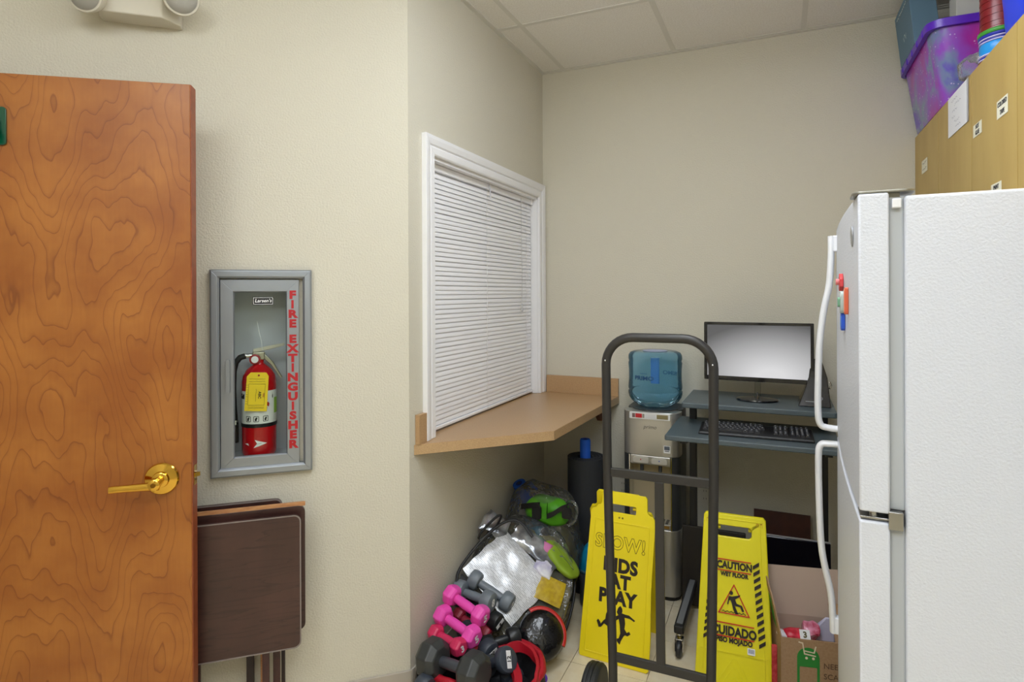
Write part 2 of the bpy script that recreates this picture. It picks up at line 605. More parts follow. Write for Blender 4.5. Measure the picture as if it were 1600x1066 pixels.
# ------------------------------------------------------------------ door
def wood_mat(name, c1, c2, cl_, line=(3.2, 3.2, 1.0), nsc=1.5, bands=15.0, rough=0.3, width=0.14, coat=0.3):
    m = bpy.data.materials.new(name)
    m.use_nodes = True
    nt = m.node_tree
    B = nt.nodes['Principled BSDF']
    N = nt.nodes.new
    tc = N('ShaderNodeTexCoord')
    mp = N('ShaderNodeMapping')
    mp.inputs['Scale'].default_value = line
    nt.links.new(tc.outputs['Object'], mp.inputs['Vector'])
    n1 = N('ShaderNodeTexNoise')
    n1.inputs['Scale'].default_value = nsc
    n1.inputs['Detail'].default_value = 4.0
    n1.inputs['Roughness'].default_value = 0.36
    nt.links.new(mp.outputs['Vector'], n1.inputs['Vector'])
    mu = N('ShaderNodeMath')
    mu.operation = 'MULTIPLY'
    mu.inputs[1].default_value = bands
    nt.links.new(n1.outputs['Fac'], mu.inputs[0])
    fr = N('ShaderNodeMath')
    fr.operation = 'FRACT'
    nt.links.new(mu.outputs[0], fr.inputs[0])
    r1 = N('ShaderNodeValToRGB')
    e = r1.color_ramp.elements
    e[0].position = 0.0
    e[0].color = (1, 1, 1, 1)
    e[1].position = width * 3
    e[1].color = (0, 0, 0, 1)
    x = e.new(width)
    x.color = (.25, .25, .25, 1)
    x = e.new(.97)
    x.color = (0, 0, 0, 1)
    x = e.new(1.0)
    x.color = (.9, .9, .9, 1)
    nt.links.new(fr.outputs[0], r1.inputs['Fac'])
    n2 = N('ShaderNodeTexNoise')
    n2.inputs['Scale'].default_value = 5.0
    n2.inputs['Detail'].default_value = 6
    nt.links.new(tc.outputs['Object'], n2.inputs['Vector'])
    m1 = N('ShaderNodeMix')
    m1.data_type = 'RGBA'
    r2 = N('ShaderNodeValToRGB')
    r2.color_ramp.elements[0].position = .36
    r2.color_ramp.elements[0].color = lin(c1)
    r2.color_ramp.elements[1].position = .64
    r2.color_ramp.elements[1].color = lin(c2)
    nt.links.new(n2.outputs['Fac'], r2.inputs['Fac'])
    mp3 = N('ShaderNodeMapping')
    mp3.inputs['Scale'].default_value = (130, 130, 9)
    nt.links.new(tc.outputs['Object'], mp3.inputs['Vector'])
    n3 = N('ShaderNodeTexNoise')
    n3.inputs['Scale'].default_value = 1.0
    n3.inputs['Detail'].default_value = 3
    nt.links.new(mp3.outputs['Vector'], n3.inputs['Vector'])
    ms = N('ShaderNodeMath')
    ms.operation = 'MULTIPLY'
    ms.inputs[1].default_value = .55
    nt.links.new(r1.outputs['Color'], ms.inputs[0])
    ad = N('ShaderNodeMath')
    ad.operation = 'MULTIPLY_ADD'
    ad.inputs[1].default_value = .22
    nt.links.new(n3.outputs['Fac'], ad.inputs[0])
    nt.links.new(ms.outputs[0], ad.inputs[2])
    nt.links.new(ad.outputs[0], m1.inputs['Factor'])
    nt.links.new(r2.outputs['Color'], m1.inputs['A'])
    m1.inputs['B'].default_value = lin(cl_)
    nt.links.new(m1.outputs['Result'], B.inputs['Base Color'])
    B.inputs['Roughness'].default_value = rough
    B.inputs['Coat Weight'].default_value = coat
    B.inputs['Coat Roughness'].default_value = .15
    MATS[name] = m
    return m

m_cherry = wood_mat('cherry_veneer', (148, 84, 26), (172, 108, 42), (104, 48, 10), line=(3.0, 3.0, 1.0), nsc=1.3, bands=27.0, rough=.42, width=.08, coat=.06)
m_cherry_edge = mat('cherry_edge', (128, 60, 30), .45, var=(40, (150, 76, 42), .2))
m_brass = mat('polished_brass', (224, 178, 76), 0.12, metal=1.0)
A36 = 36.0
DW = 0.915
free = Vector((-1.605, 1.235, 0))
dd = Vector((cos(R(A36)), sin(R(A36)), 0))
hinge = free - dd * DW
door = thing('door_1', 'open cherry veneer door with a brass lever handle, at the left', 'door', hinge, A36)
struct(door)
b = MB()
b.box(0, DW - .003, 0, .045, .012, 2.13)
b.build('door_panel', m_cherry, door, smooth=0, bevel=.0015)
b = MB()
b.box(DW - .003, DW, .0005, .0445, .012, 2.1295)
b.build('door_edge', m_cherry_edge, door, smooth=0, bevel=.001)
hz = 0.957
hx = DW - .083
for sd, y0 in ((-1, 0.0), (1, .045)):
    M_ = Matrix.Translation((hx, y0, hz)) @ Matrix.Rotation(pi / 2 * -sd, 4, 'X') @ Matrix.Scale(-1, 4, (0, 0, 1))
    Mh = Matrix.Translation((hx, y0, hz)) @ Matrix.Rotation(R(90) if sd < 0 else R(-90), 4, 'X')
    lev = MB()
    lev.lathe([(.046, 0), (.047, .004), (.044, .008), (.03, .011), (.024, .013), (.022, .02), (.019, .022)], 32, Mh)
    h = lev.build('lever_handle', m_brass, door, smooth=40)
    q = MB()
    q.lathe([(.013, .02), (.013, .05), (.016, .054), (.016, .068), (.012, .071)], 20, Mh)
    q.build('lever_neck', m_brass, h, smooth=40)
    q = MB()
    yy = y0 + sd * .061
    rings = []
    for k, (dx, hw, hh) in enumerate([(.012, .009, .0125), (-.01, .009, .0125), (-.04, .007, .0115), (-.08, .006, .0105), (-.108, .006, .0105), (-.118, .006, .010)]):
        cy = yy - sd * (.004 * k / 5)
        cz = hz - .004 - k * .0011
        rings.append([(hx + dx, cy + hw * cos(2 * pi * j / 12), cz + hh * sin(2 * pi * j / 12)) for j in range(12)])
    q.loft(rings)
    q.build('lever_arm', m_brass, h, smooth=45)
    q = MB()
    q.lathe([(.007, .071), (.0065, .0735), (.003, .0738)], 16, Mh)
    q.build('privacy_button', mat('brass_dark', (140, 100, 40), .3, metal=1.0), h)
b = MB()
b.box(DW - .0005, DW + .0015, .010, .036, hz - .03, hz + .03)
b.build('latch_plate', m_brass, door, smooth=0)
b = MB()
b.loft([[(DW + .001, .014, hz - .006), (DW + .001, .030, hz - .006), (DW + .001, .030, hz + .006), (DW + .001, .014, hz + .006)],
        [(DW + .013, .026, hz - .006), (DW + .013, .030, hz - .006), (DW + .013, .030, hz + .006), (DW + .013, .026, hz + .006)]])
b.build('latch_bolt', m_brass, door, smooth=0)
for z in (.25, 1.07, 1.9):
    b = MB()
    b.tube([(-.004, .0, z - .045), (-.004, .0, z + .045)], .006, 10)
    b.build('hinge', m_brass, door)
# adhesive hook on the door, cut by the picture edge
hk = thing('adhesive_hook', 'small glossy dark green plastic hook stuck high on the wooden door', 'hook', hinge + dd * (DW - .500) + Vector((sin(R(A36)), -cos(R(A36)), 0)) * .0005 + Vector((0, 0, 1.925)), A36)
m_green = mat('hook_green', (6, 74, 50), .15, coat=.5)
b = MB()
b.plate([rrect(-.022, .022, 0, .108, .009)], -.006, 0)
b.build('hook_base', m_green, hk, bevel=.002)
b = MB()
b.tube([(0, -.005, .07), (0, -.010, .045), (0, -.014, .022), (0, -.022, .014), (0, -.031, .02), (0, -.034, .035)], [.011, .011, .010, .009, .008, .006], 12)
b.build('hook_prong', m_green, hk)

# ------------------------------------------------------------------ emergency light on the left wall
m_beige = mat('beige_plastic', (206, 200, 184), .5)
em = thing('emergency_light', 'beige twin lamp emergency light high on the wall above the door', 'light', on_left(-.86, 0, 2.385), 42)
b = MB()
xs0, xs1 = -.118, .112
b.loft([[(xs0, 0, 0), (xs1, 0, 0), (xs1, 0, .26), (xs0, 0, .26)],
        [(xs0, -.035, 0), (xs1, -.035, 0), (xs1, -.035, .26), (xs0, -.035, .26)],
        [(xs0 + .012, -.085, .0), (xs1 - .045, -.085, .0), (xs1 - .045, -.085, .26), (xs0 + .012, -.085, .26)]])
b.build('housing', m_beige, em, smooth=0, bevel=.004)
m_lens = clear_mat('lamp_lens', (248, 248, 247), .35, .10, .16, (244, 244, 242), (220, 1.0, .004))
m_chrome = mat('chrome', (215, 215, 218), .12, metal=1.0)
for x, y, z in ((-.128, -.115, .030), (.128, -.105, .060)):
    M_ = Matrix.Translation((x, y, z)) @ Matrix.Rotation(R(90), 4, 'X') @ Matrix.Rotation(R(16), 4, 'X') @ Matrix.Rotation(R(-14 if x < 0 else 10), 4, 'Y')
    q = MB()
    q.lathe([(.012, -.062), (.028, -.055), (.043, -.03), (.051, -.004), (.053, .004), (.051, .010), (.047, .011)], 28, M_)
    hd = q.build('lamp_head', m_beige, em, smooth=40)
    q = MB()
    q.lathe([(.046, .0105), (.04, .0165), (.025, .021), (.008, .023)], 28, M_)
    q.build('lens', m_lens, hd, smooth=50)
    q = MB()
    q.lathe([(.008, .004), (.02, .006), (.036, .0095), (.046, .0102)], 24, M_)
    q.build('reflector', mat('reflector_silver', (246, 246, 244), .22, metal=.6, bump=(260, 1.0, .004)), hd, smooth=50)
    q = MB()
    q.tube([(x * .78, y * .45, z + .02), (x, y, z) if False else (x * .92, y * .8, z + .008)], .011, 10)
    q.build('swivel_arm', m_beige, em)
b = MB()
b.box(xs1 - .014, xs1 - .010, -.058, -.052, .052, .062)
b.build('test_button', mat('black_plastic', (22, 22, 24), .4), em, smooth=0)

# ------------------------------------------------------------------ fire extinguisher cabinet and extinguisher
m_alu = mat('brushed_aluminium', (158, 164, 171), .36, metal=.7, bump=(40, .05, .0004), scale=(1, 1, 60))
m_red = mat('extinguisher_red', (186, 14, 22), .22, coat=.4)
m_redtxt = mat('letter_red', (176, 20, 30), .5)
m_black = mat('black_plastic', (22, 22, 24), .4)
cab = thing('fire_extinguisher_cabinet', 'grey metal fire extinguisher cabinet set into the wall beside the door', 'cabinet', on_left(-.506, 0, .880), 42)
for q in frame_boards(-.132, .133, .032, .676, [(0, 0), (0, .020), (.007, .026), (.025, .026), (.030, .020), (.030, 0)], 'lrtb'):
    q.build('frame_rail', m_alu, cab, smooth=0, bevel=.001)
b = MB()
x0, x1, z0, z1, d = -.118, .112, .050, .655, .140
b.box(x0 - .002, x0, 0, d, z0, z1)
b.box(x1, x1 + .002, 0, d, z0, z1)
b.box(x0, x1, 0, d, z0 - .002, z0)
b.box(x0, x1, 0, d, z1, z1 + .002)
b.box(x0, x1, d, d + .002, z0, z1)
b.build('inner_box', mat('box_enamel', (205, 208, 214), .45), cab, smooth=0)
dr = []
for q, nm in zip(frame_boards(-.087, .077, .068, .628, [(0, .004), (0, .012), (.004, .017), (.043, .017), (.044, .004)], 'lrtb'), 'lrtb'):
    dr.append(q.build('door_rail', m_alu, cab, smooth=0, bevel=.0008))
b = MB()
b.box(-.088, .078, -.011, -.009, .067, .629)
b.build('glass_pane', clear_mat('cabinet_glass', (245, 248, 246), .06, .02), cab, smooth=0)
b = MB()
b.plate([rrect(-.112, -.100, .288, .400, .004)], -.030, -.022)
b.box(-.110, -.102, -.024, -.016, .292, .300)
b.box(-.110, -.102, -.024, -.016, .388, .396)
b.build('pull_handle', m_alu, cab, bevel=.0015)
zc = .618
for word in ('FIRE', 'EXTINGUISHER'):
    b = MB()
    for ch in word:
        b.text(ch, .0370, .0995, zc, -.0176, bold=.0021, sx=1.22 if ch != 'I' else 1.0)
        zc -= .0334
    zc -= .0205
    b.build('lettering', m_redtxt, cab, smooth=0)
b = MB()
b.plate([rrect(-.030, .038, .585, .612, .003)], -.0118, -.0112)
st = b.build('maker_sticker', m_black, cab, smooth=0)
b = MB()
for q in frame_boards(-.026, .034, .588, .609, [(0, 0), (.0012, 0), (.0012, .0004), (0, .0004)], 'lrtb', y=-.0119):
    me = bpy.data.meshes.new('t')
    q.bm.to_mesh(me)
    q.bm.free()
    b.mesh(me)
b.text("Larsen's", .0165, .004, .599, -.0121, bold=.0003, shear=.2)
b.build('sticker_print', mat('print_white', (235, 235, 235), .5), st, smooth=0)

ex = thing('fire_extinguisher', 'red fire extinguisher with a yellow tag inside the wall cabinet', 'fire extinguisher', on_left(-.523, -.068, .931), 42)
rc = .0575
b = MB()
b.lathe([(.045, 0), (rc - .002, .006), (rc, .014), (rc, .262), (rc - .004, .283), (.042, .303), (.024, .318), (.016, .325), (.016, .338)], 36)
b.build('cylinder', m_red, ex, smooth=50)
def wrap(txts, base, color_name, rad, a_mid, zmid):
    pass
def band(r, z0, z1, a0, a1, n=24):
    q = MB()
    q.loft([[(r * cos(R(a0 + (a1 - a0) * k / n)), r * sin(R(a0 + (a1 - a0) * k / n)), z) for k in range(n + 1)] for z in (z0, z1)], caps=False, close=False)
    return q
lab = band(rc + .0006, .118, .232, -178, -2).build('label_band', mat('label_white', (226, 226, 222), .4), ex, smooth=60)
def curve_to_cyl(q, r, amid=-90.0, zc=0.0):
    for v in q.bm.verts:
        a = R(amid) + v.co.x / r
        rr = r - v.co.y
        v.co = Vector((rr * cos(a), rr * sin(a), v.co.z + zc))
    return q
q = MB()
q.plate([[(-.02, .205), (.09, .205), (.09, .222), (-.02, .222)]], -.0012, -.0008)
q.plate([[(-.09, .205), (-.05, .205), (-.05, .222), (-.09, .222)]], -.0012, -.0008)
for x in (-.032, -.005, .026):
    q.plate([rrect(x - .009, x + .009, .126, .146, .003), rrect(x - .0072, x + .0072, .1278, .1442, .002)], -.0012, -.0008)
    q.plate([[(x - .004, .130), (x + .001, .129), (x + .003, .137), (x + .005, .141), (x, .142), (x - .004, .137)]], -.0012, -.0008)
bmesh.ops.subdivide_edges(q.bm, edges=q.bm.edges[:], cuts=2)
curve_to_cyl(q, rc).build('label_print', m_black, lab, smooth=0)
band(rc + .0012, .150, .205, -30, -4, 8).build('green_panel', mat('label_lime', (150, 190, 70), .5), lab, smooth=60)
q = MB()
for (x, z, s_) in ((.026, .20, .011), (.034, .185, .009), (.024, .172, .012)):
    q.plate([[(x - s_, z), (x, z + s_), (x + s_ * .6, z + s_ * .2), (x + s_ * .3, z - s_)]], -.0013, -.0009)
curve_to_cyl(q, rc).build('flame_print', m_redtxt, lab, smooth=0)
band(rc + .002, .106, .119, 0, 360, 36).build('rubber_strap', m_black, ex, smooth=60)
q = MB()
q.plate([[(-.014, .036), (.030, .050), (-.010, .064), (-.002, .051)]], -.0012, -.0008)
q.plate([[(-.046, .050), (-.030, .044), (-.034, .052)]], -.0014, -.0008)
bmesh.ops.triangulate(q.bm, faces=q.bm.faces[:])
bmesh.ops.subdivide_edges(q.bm, edges=q.bm.edges[:], cuts=5, use_grid_fill=True)
curve_to_cyl(q, rc).build('white_arrow_sticker', mat('print_white', (235, 235, 235), .5), ex, smooth=0)
q = MB()
scribble(q, -.004, .012, .0505, .0012, -.0020)
curve_to_cyl(q, rc).build('sticker_print', m_black, ex, smooth=0)
m_steel = mat('dull_steel', (190, 186, 170), .3, metal=.9)
b = MB()
b.box(-.022, .020, -.012, .012, .336, .366)
b.build('valve_body', m_steel, ex, bevel=.004)
b = MB()
b.loft([[(-.02, -.009, .362), (-.02, .009, .362), (-.02, .009, .376), (-.02, -.009, .376)], [(.03, -.008, .372), (.03, .008, .372), (.03, .008, .386), (.03, -.008, .386)], [(.085, -.006, .385), (.085, .006, .385), (.085, .006, .395), (.085, -.006, .395)]])
b.build('top_lever', mat('lever_ivory', (205, 200, 184), .35, metal=.3), ex, bevel=.002)
b = MB()
b.loft([[(.005, -.009, .352), (.005, .009, .352), (.012, .009, .366), (.012, -.009, .366)], [(.04, -.008, .318), (.04, .008, .318), (.047, .008, .328), (.047, -.008, .328)], [(.072, -.005, .268), (.072, .005, .268), (.078, .005, .272), (.078, -.005, .272)]])
b.build('carry_handle', m_steel, ex, bevel=.002)
Mg = Matrix.Translation((-.012, -.012, .340)) @ Matrix.Rotation(R(90), 4, 'X')
b = MB()
b.lathe([(.017, 0), (.019, .004), (.018, .010), (.015, .011)], 24, Mg)
gg = b.build('pressure_gauge', mat('gauge_red', (150, 30, 36), .35), ex, smooth=40)
b = MB()
b.lathe([(.012, .0112), (.002, .0116)], 20, Mg)
b.build('gauge_dial', mat('print_white', (235, 235, 235), .5), gg)
b = MB()
b.tube([(-.020, 0, .352), (-.045, 0, .352)], .008, 12)
b.build('hose_ferrule', m_chrome, ex)
b = MB()
pts = [(-.045, 0, .352), (-.062, -.002, .347), (-.076, -.004, .33), (-.083, -.004, .30), (-.085, -.004, .24), (-.084, -.004, .18), (-.080, -.004, .125)]
b.tube(pts, .0105, 12)
b.build('hose', mat('hose_rubber', (26, 26, 28), .5), ex)
b = MB()
b.tube([(-.080, -.004, .127), (-.079, -.004, .112)], .012, 12)
b.build('nozzle_ring', m_chrome, ex)
b = MB()
b.tube([(-.079, -.004, .112), (-.0745, -.004, .048)], [.012, .007], 12)
b.build('nozzle', m_black, ex)
b = MB()
b.tube([(.012, -.012, .372), (.010, -.02, .40), (.002, -.024, .44), (-.004, -.024, .475)], .0013, 6)
b.build('white_zip_tie', mat('zip_white', (230, 230, 230), .4), ex)
# yellow paper tag
Mt = Matrix.Translation((-.006, -.066, .165)) @ Matrix.Rotation(R(3), 4, 'Y') @ Matrix.Rotation(R(-2), 4, 'X')
b = MB()
tagp = [(-.036, .002), (.036, 0), (.036, .122), (.028, .134), (-.022, .134), (-.034, .12)]
b.plate([tagp, arc(.004, .124, .0035, 0, 330, 8)], -.0006, .0, Mt)
tg = b.build('inspection_tag', mat('tag_yellow', (240, 205, 30), .6), ex, smooth=0)
b = MB()
for z_, h_ in ((.112, .0012), (.103, .0014), (.010, .0009), (.0145, .0009)):
    scribble(b, -.026, .026, z_, h_, -.0009, Mt, .0016)
for q in frame_boards(-.026, .026, .022, .094, [(0, 0), (.0009, 0), (.0009, .0003), (0, .0003)], 'lrtb', y=-.0007):
    me = bpy.data.meshes.new('t')
    q.bm.to_mesh(me)
    q.bm.free()
    b.mesh(me, Mt)
for k in range(9):
    b.plate([[(-.034, .026 + k * .008), (-.028, .026 + k * .008), (-.028, .0268 + k * .008), (-.034, .0268 + k * .008)]], -.0009, -.0006, Mt)
Mv = Mt @ Matrix.Translation((.010, 0, .056)) @ Matrix.Rotation(R(90), 4, 'Y')
b.text('ABC', .013, 0, 0, -.0009, Mv, bold=.0003)
scribble(b, -.022, .022, -.012, .0012, -.0009, Mv)
b.build('tag_print', m_black, tg, smooth=0)
b = MB()
b.text('FIRE', .008, 0, .012, -.0009, Mv)
b.build('tag_print_red', m_redtxt, tg, smooth=0)

# ------------------------------------------------------------------ folded tray tables behind the door
m_walnut = wood_mat('walnut_print', (58, 34, 30), (74, 46, 40), (40, 22, 20), line=(1.1, 1.1, 14), nsc=2.0, bands=7, rough=.36, coat=.12)
m_walnut_edge = mat('walnut_edge', (62, 30, 28), .5)
m_rawwood = mat('worn_light_wood', (196, 146, 96), .6, var=(30, (170, 112, 70), .2), scale=(1, 1, 6))
m_rim = mat('tray_rim', (128, 118, 114), .4)
m_leg = mat('tray_leg', (74, 40, 36), .45, var=(25, (56, 30, 28), .2))
def tray(label, x0, x1, z0, z1, off, legs, raw=False):
    t = thing('tray_table', label, 'tray table', on_left((x0 + x1) / 2, off, 0), 42, 'folded tray tables')
    w = (x1 - x0) / 2
    b = MB()
    b.plate([rrect(-w, w, z0, z1, .022)], -.012, 0)
    top = b.build('tabletop', m_walnut, t, smooth=40, bevel=.001)
    if not raw:
        b = MB()
        b.plate([rrect(-w, w, z0, z1, .022), rrect(-w + .004, w - .004, z0 + .004, z1 - .004, .019)], -.0128, -.0118)
        b.build('rim', m_rim, top, smooth=0)
    if raw:
        b = MB()
        b.plate([rrect(-w - .001, w + .001, z1 - .002, z1 + .010, .004)], -.011, .002)
        b.build('worn_edge', m_rawwood, t, smooth=40)
    for lx, wd, mm in legs:
        b = MB()
        b.box(lx - t_c((x0 + x1) / 2), lx - t_c((x0 + x1) / 2) + wd, .002, .016, 0.0, (z0 + z1) / 2)
        b.build('leg', mm, t, smooth=0, bevel=.002)
    b = MB()
    b.box(-w + .04, w - .04, .003, .015, z0 + .12, z0 + .15)
    b.build('leg_rail', m_leg, t, smooth=0, bevel=.002)
    return t
def t_c(v):
    return v
tray('folded dark walnut tray table hanging nearest the room, beside the door', -.80, -.378, .332, .772, .130, [(-.500, .022, m_leg), (-.72, .022, m_leg)])
tray('folded tray table with a worn light top edge, behind the front one', -.79, -.366, .372, .790, .096, [(-.469, .022, m_leg), (-.71, .022, m_leg)], True)
tray('darkest folded tray table, set back against the wall behind two others', -.84, -.440, .40, .806, .052, [(-.556, .024, mat('tray_leg_dark', (44, 30, 28), .5)), (-.512, .010, m_rawwood), (-.446, .012, mat('tray_leg_dark', (44, 30, 28), .5))])

# ------------------------------------------------------------------ wall cupboards on the right, far end at the back wall
m_maple = mat('maple_laminate', (194, 166, 96), .42, var=(5, (180, 148, 80), .25), bump=(60, .05, .0004), scale=(2.2, 2.2, .6))
m_gap_shade = mat('gap_shade', (58, 42, 22), .8)
m_note = mat('paper_note', (232, 228, 206), .8)
m_paper = mat('paper_white', (236, 236, 240), .8)
m_ink = mat('ink', (40, 40, 48), .7)
XC, ZT, ZB = 0.568, 2.207, 1.45
def cupboard(label, y0, y1, splits, ZB=1.705):
    t = thing('wall_cupboard', label, 'cupboard', (XC, y0, ZB), 0)
    b = MB()
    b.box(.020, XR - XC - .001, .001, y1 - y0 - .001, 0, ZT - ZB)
    b.build('carcass', mat('carcass_shade', (70, 48, 24), .7), t, smooth=0)  # coloured far darker than the doors, as painted shade behind their gaps
    e = [y0] + splits + [y1]
    for a, c in zip(e[:-1], e[1:]):
        b = MB()
        b.box(0, .019, a - y0 + .0022, c - y0 - .0022, -.004, ZT - ZB - .0005)
        dd_ = b.build('cupboard_door', m_maple, t, smooth=0)
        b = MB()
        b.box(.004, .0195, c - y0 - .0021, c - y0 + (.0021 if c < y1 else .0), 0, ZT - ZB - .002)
        b.build('gap_shade_strip', m_gap_shade, t, smooth=0)  # dark-coloured strip stands in for the shade in the gap between doors
    return t
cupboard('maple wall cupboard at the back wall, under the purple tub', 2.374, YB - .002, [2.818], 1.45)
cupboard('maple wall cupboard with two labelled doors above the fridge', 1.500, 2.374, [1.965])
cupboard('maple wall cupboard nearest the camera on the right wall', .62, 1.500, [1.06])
def note(y0, y1, z0, z1, lines, label, m=m_note, size=.018):
    t = thing('paper_label', label, 'label', (XC - .0006, (y0 + y1) / 2, z0), -90)
    w = (y1 - y0) / 2
    b = MB()
    b.box(-w, w, -.0006, 0, 0, z1 - z0)
    b.build('paper', m, t, smooth=0)
    b = MB()
    for k, s_ in enumerate(lines):
        if not s_:
            scribble(b, -w * .7, w * .7, (z1 - z0) * (1 - (k + .55) / (len(lines) + .1)), .006, -.0009, None, .007, .001)
            continue
        b.text(s_, size, 0, (z1 - z0) * (1 - (k + .55) / (len(lines) + .1)), -.0009, bold=.0004, sx=.9, shear=.1)
    b.build('handwriting', m_ink, t, smooth=0)
    return t
note(2.034, 2.123, 1.990, 2.040, ['COLORED', 'TAPE'], 'small cream label with two handwritten lines on the cupboard door above the fridge')
note(2.265, 2.351, 1.991, 2.030, ['HOT', 'GLUE'], 'small cream handwritten label beside the hanging white sheet on the cupboard')
note(3.005, 3.112, 2.013, 2.068, ['', ''], 'small cream handwritten label on the farthest cupboard door by the back wall')
note(2.088, 2.177, 1.765, 1.812, ['PAINT', 'SETS'], 'small cream label just above the top of the fridge')
sh = thing('hanging_sheet', 'white paper sheet in a sleeve hanging off the cupboard top', 'paper', (XC - .001, 2.53, 2.062), -90)
b = MB()
b.box(-.127, .127, -.0012, 0, 0, .142)
b.build('paper', m_paper, sh, smooth=0)
b = MB()
random.seed(3)
for k in range(6):
    xa = random.uniform(-.10, -.02)
    scribble(b, xa, xa + random.uniform(.04, .11), .12 - k * .02, .0045, -.0015, step=.004, w=.0008)
b.build('handwriting', mat('pencil_grey', (150, 150, 165), .8), sh, smooth=0)
b = MB()
b.box(.119, .131, -.003, -.0012, .0, .142)
b.build('sleeve_edge', clear_mat('poly_sleeve', (225, 225, 232), .2, .15, .3), sh, smooth=0)

# ------------------------------------------------------------------ purple tub on the cupboard, and what is on it
def galaxy():
    m = bpy.data.materials.new('galaxy_print')
    m.use_nodes = True
    nt = m.node_tree
    B = nt.nodes['Principled BSDF']
    N = nt.nodes.new
    tc = N('ShaderNodeTexCoord')
    n = N('ShaderNodeTexNoise')
    n.inputs['Scale'].default_value = 3.2
    n.inputs['Detail'].default_value = 5
    n.inputs['Distortion'].default_value = .6
    mp = N('ShaderNodeMapping')
    mp.inputs['Location'].default_value = (.35, 1.1, .4)
    nt.links.new(tc.outputs['Object'], mp.inputs['Vector'])
    nt.links.new(mp.outputs['Vector'], n.inputs['Vector'])
    r = N('ShaderNodeValToRGB')
    el = r.color_ramp.elements
    el[0].position = .30
    el[0].color = lin((58, 60, 190))
    el[1].position = .72
    el[1].color = lin((206, 40, 150))
    for p, c in ((.40, (92, 52, 196)), (.47, (120, 136, 176)), (.53, (150, 80, 200)), (.62, (170, 50, 170))):
        x = el.new(p)
        x.color = lin(c)
    nt.links.new(n.outputs['Fac'], r.inputs['Fac'])
    v = N('ShaderNodeTexVoronoi')
    v.inputs['Scale'].default_value = 46
    nt.links.new(tc.outputs['Object'], v.inputs['Vector'])
    lt = N('ShaderNodeMath')
    lt.operation = 'LESS_THAN'
    lt.inputs[1].default_value = .13
    nt.links.new(v.outputs['Distance'], lt.inputs[0])
    mx = N('ShaderNodeMix')
    mx.data_type = 'RGBA'
    mu = N('ShaderNodeMath')
    mu.operation = 'MULTIPLY'
    mu.inputs[1].default_value = .55
    nt.links.new(lt.outputs[0], mu.inputs[0])
    nt.links.new(mu.outputs[0], mx.inputs['Factor'])
    nt.links.new(r.outputs['Color'], mx.inputs['A'])
    mx.inputs['B'].default_value = lin((235, 215, 245))
    nt.links.new(mx.outputs['Result'], B.inputs['Base Color'])
    B.inputs['Roughness'].default_value = .25
    return m
m_gal = galaxy()
m_purple = mat('purple_plastic', (92, 34, 190), .3)
tub = thing('storage_tub', 'purple plastic tub with a starry galaxy print on top of the cupboard', 'storage box', (.568, 2.72, 2.209), 0)
def rr2(x0, x1, y0, y1, r, z):
    return [(x, y, z) for x, y in rrect(x0, x1, y0, y1, r, 4)]
b = MB()
outer = [rr2(.0, .285, 0, .515, .04, 0), rr2(-.005, .29, -.005, .518, .045, .012), rr2(-.045, .318, -.045, .533, .05, .285)]
inner = [rr2(-.041, .314, -.041, .529, .048, .285), rr2(.004, .281, .004, .511, .04, .01)]
b.loft(outer + inner)
b.build('tub_wall', m_gal, tub, smooth=40)
b = MB()
b.loft([rr2(-.046, .319, -.046, .534, .05, .272), rr2(-.062, .320, -.060, .538, .055, .272), rr2(-.064, .320, -.062, .538, .055, .300), rr2(-.058, .319, -.056, .536, .052, .304), rr2(-.040, .313, -.040, .528, .045, .300), rr2(-.040, .313, -.040, .528, .045, .285)], caps=False)
b.build('rim', m_purple, tub, smooth=40)
for k in range(5):
    b = MB()
    b.box(-.066, -.046, .03 + .1 * k, .035 + .1 * k, .272, .298)
    b.build('rim_rib', m_purple, tub, smooth=0)
def carton(name, label, c, sz, rz, m, extra=None, rot=None):
    t = thing(name, label, 'box', c, rz, None, rot)
    b = MB()
    b.box(-sz[0] / 2, sz[0] / 2, -sz[1] / 2, sz[1] / 2, 0, sz[2])
    b.build('carton_body', m, t, smooth=0, bevel=.002)
    b = MB()
    b.box(-sz[0] / 2 - .0006, sz[0] / 2 + .0006, -sz[1] / 2 - .0006, sz[1] / 2 + .0006, sz[2] * .86, sz[2] * .87)
    b.build('lid_seam', mat('seam_grey', (110, 120, 130), .7), t, smooth=0)
    if extra:
        extra(t, sz)
    return t
def teal_print(t, sz):
    b = MB()
    Mx = Matrix.Rotation(R(-90), 4, 'Z')
    scribble(b, -.03, .03, .09, .018, -sz[0] / 2 - .0008, Mx, .012, .003)
    scribble(b, -.11, .10, .20, .005, -sz[0] / 2 - .0008, Mx, .008, .002)
    b.build('box_print', mat('print_pale', (200, 214, 214), .6), t, smooth=0)
carton('carton', 'slate blue carton leaning out over the far end of the purple tub', (.548, 3.035, 2.515), (.09, .30, .225), 0, mat('slate_card', (92, 124, 146), .6), teal_print, (0, R(-6), 0))
carton('carton', 'pale grey carton standing in the purple tub beside the slate blue carton', (.655, 2.80, 2.40), (.085, .10, .28), 0, mat('grey_card', (196, 196, 192), .6))
carton('carton', 'white carton standing in the middle of the purple tub', (.745, 2.78, 2.40), (.085, .10, .28), 0, mat('white_card', (226, 226, 222), .6))
def circ(t, sz):
    b = MB()
    b.plate([arc(0, .17, .03, 0, 345, 23)], -sz[1] / 2 - .0012, -sz[1] / 2)
    b.build('white_disc', mat('print_white', (235, 235, 235), .5), t, smooth=0)
carton('carton', 'bright blue carton with a white disc, at the near end of the purple tub', (.832, 2.755, 2.40), (.082, .10, .28), 0, mat('blue_card', (40, 130, 220), .5), circ)

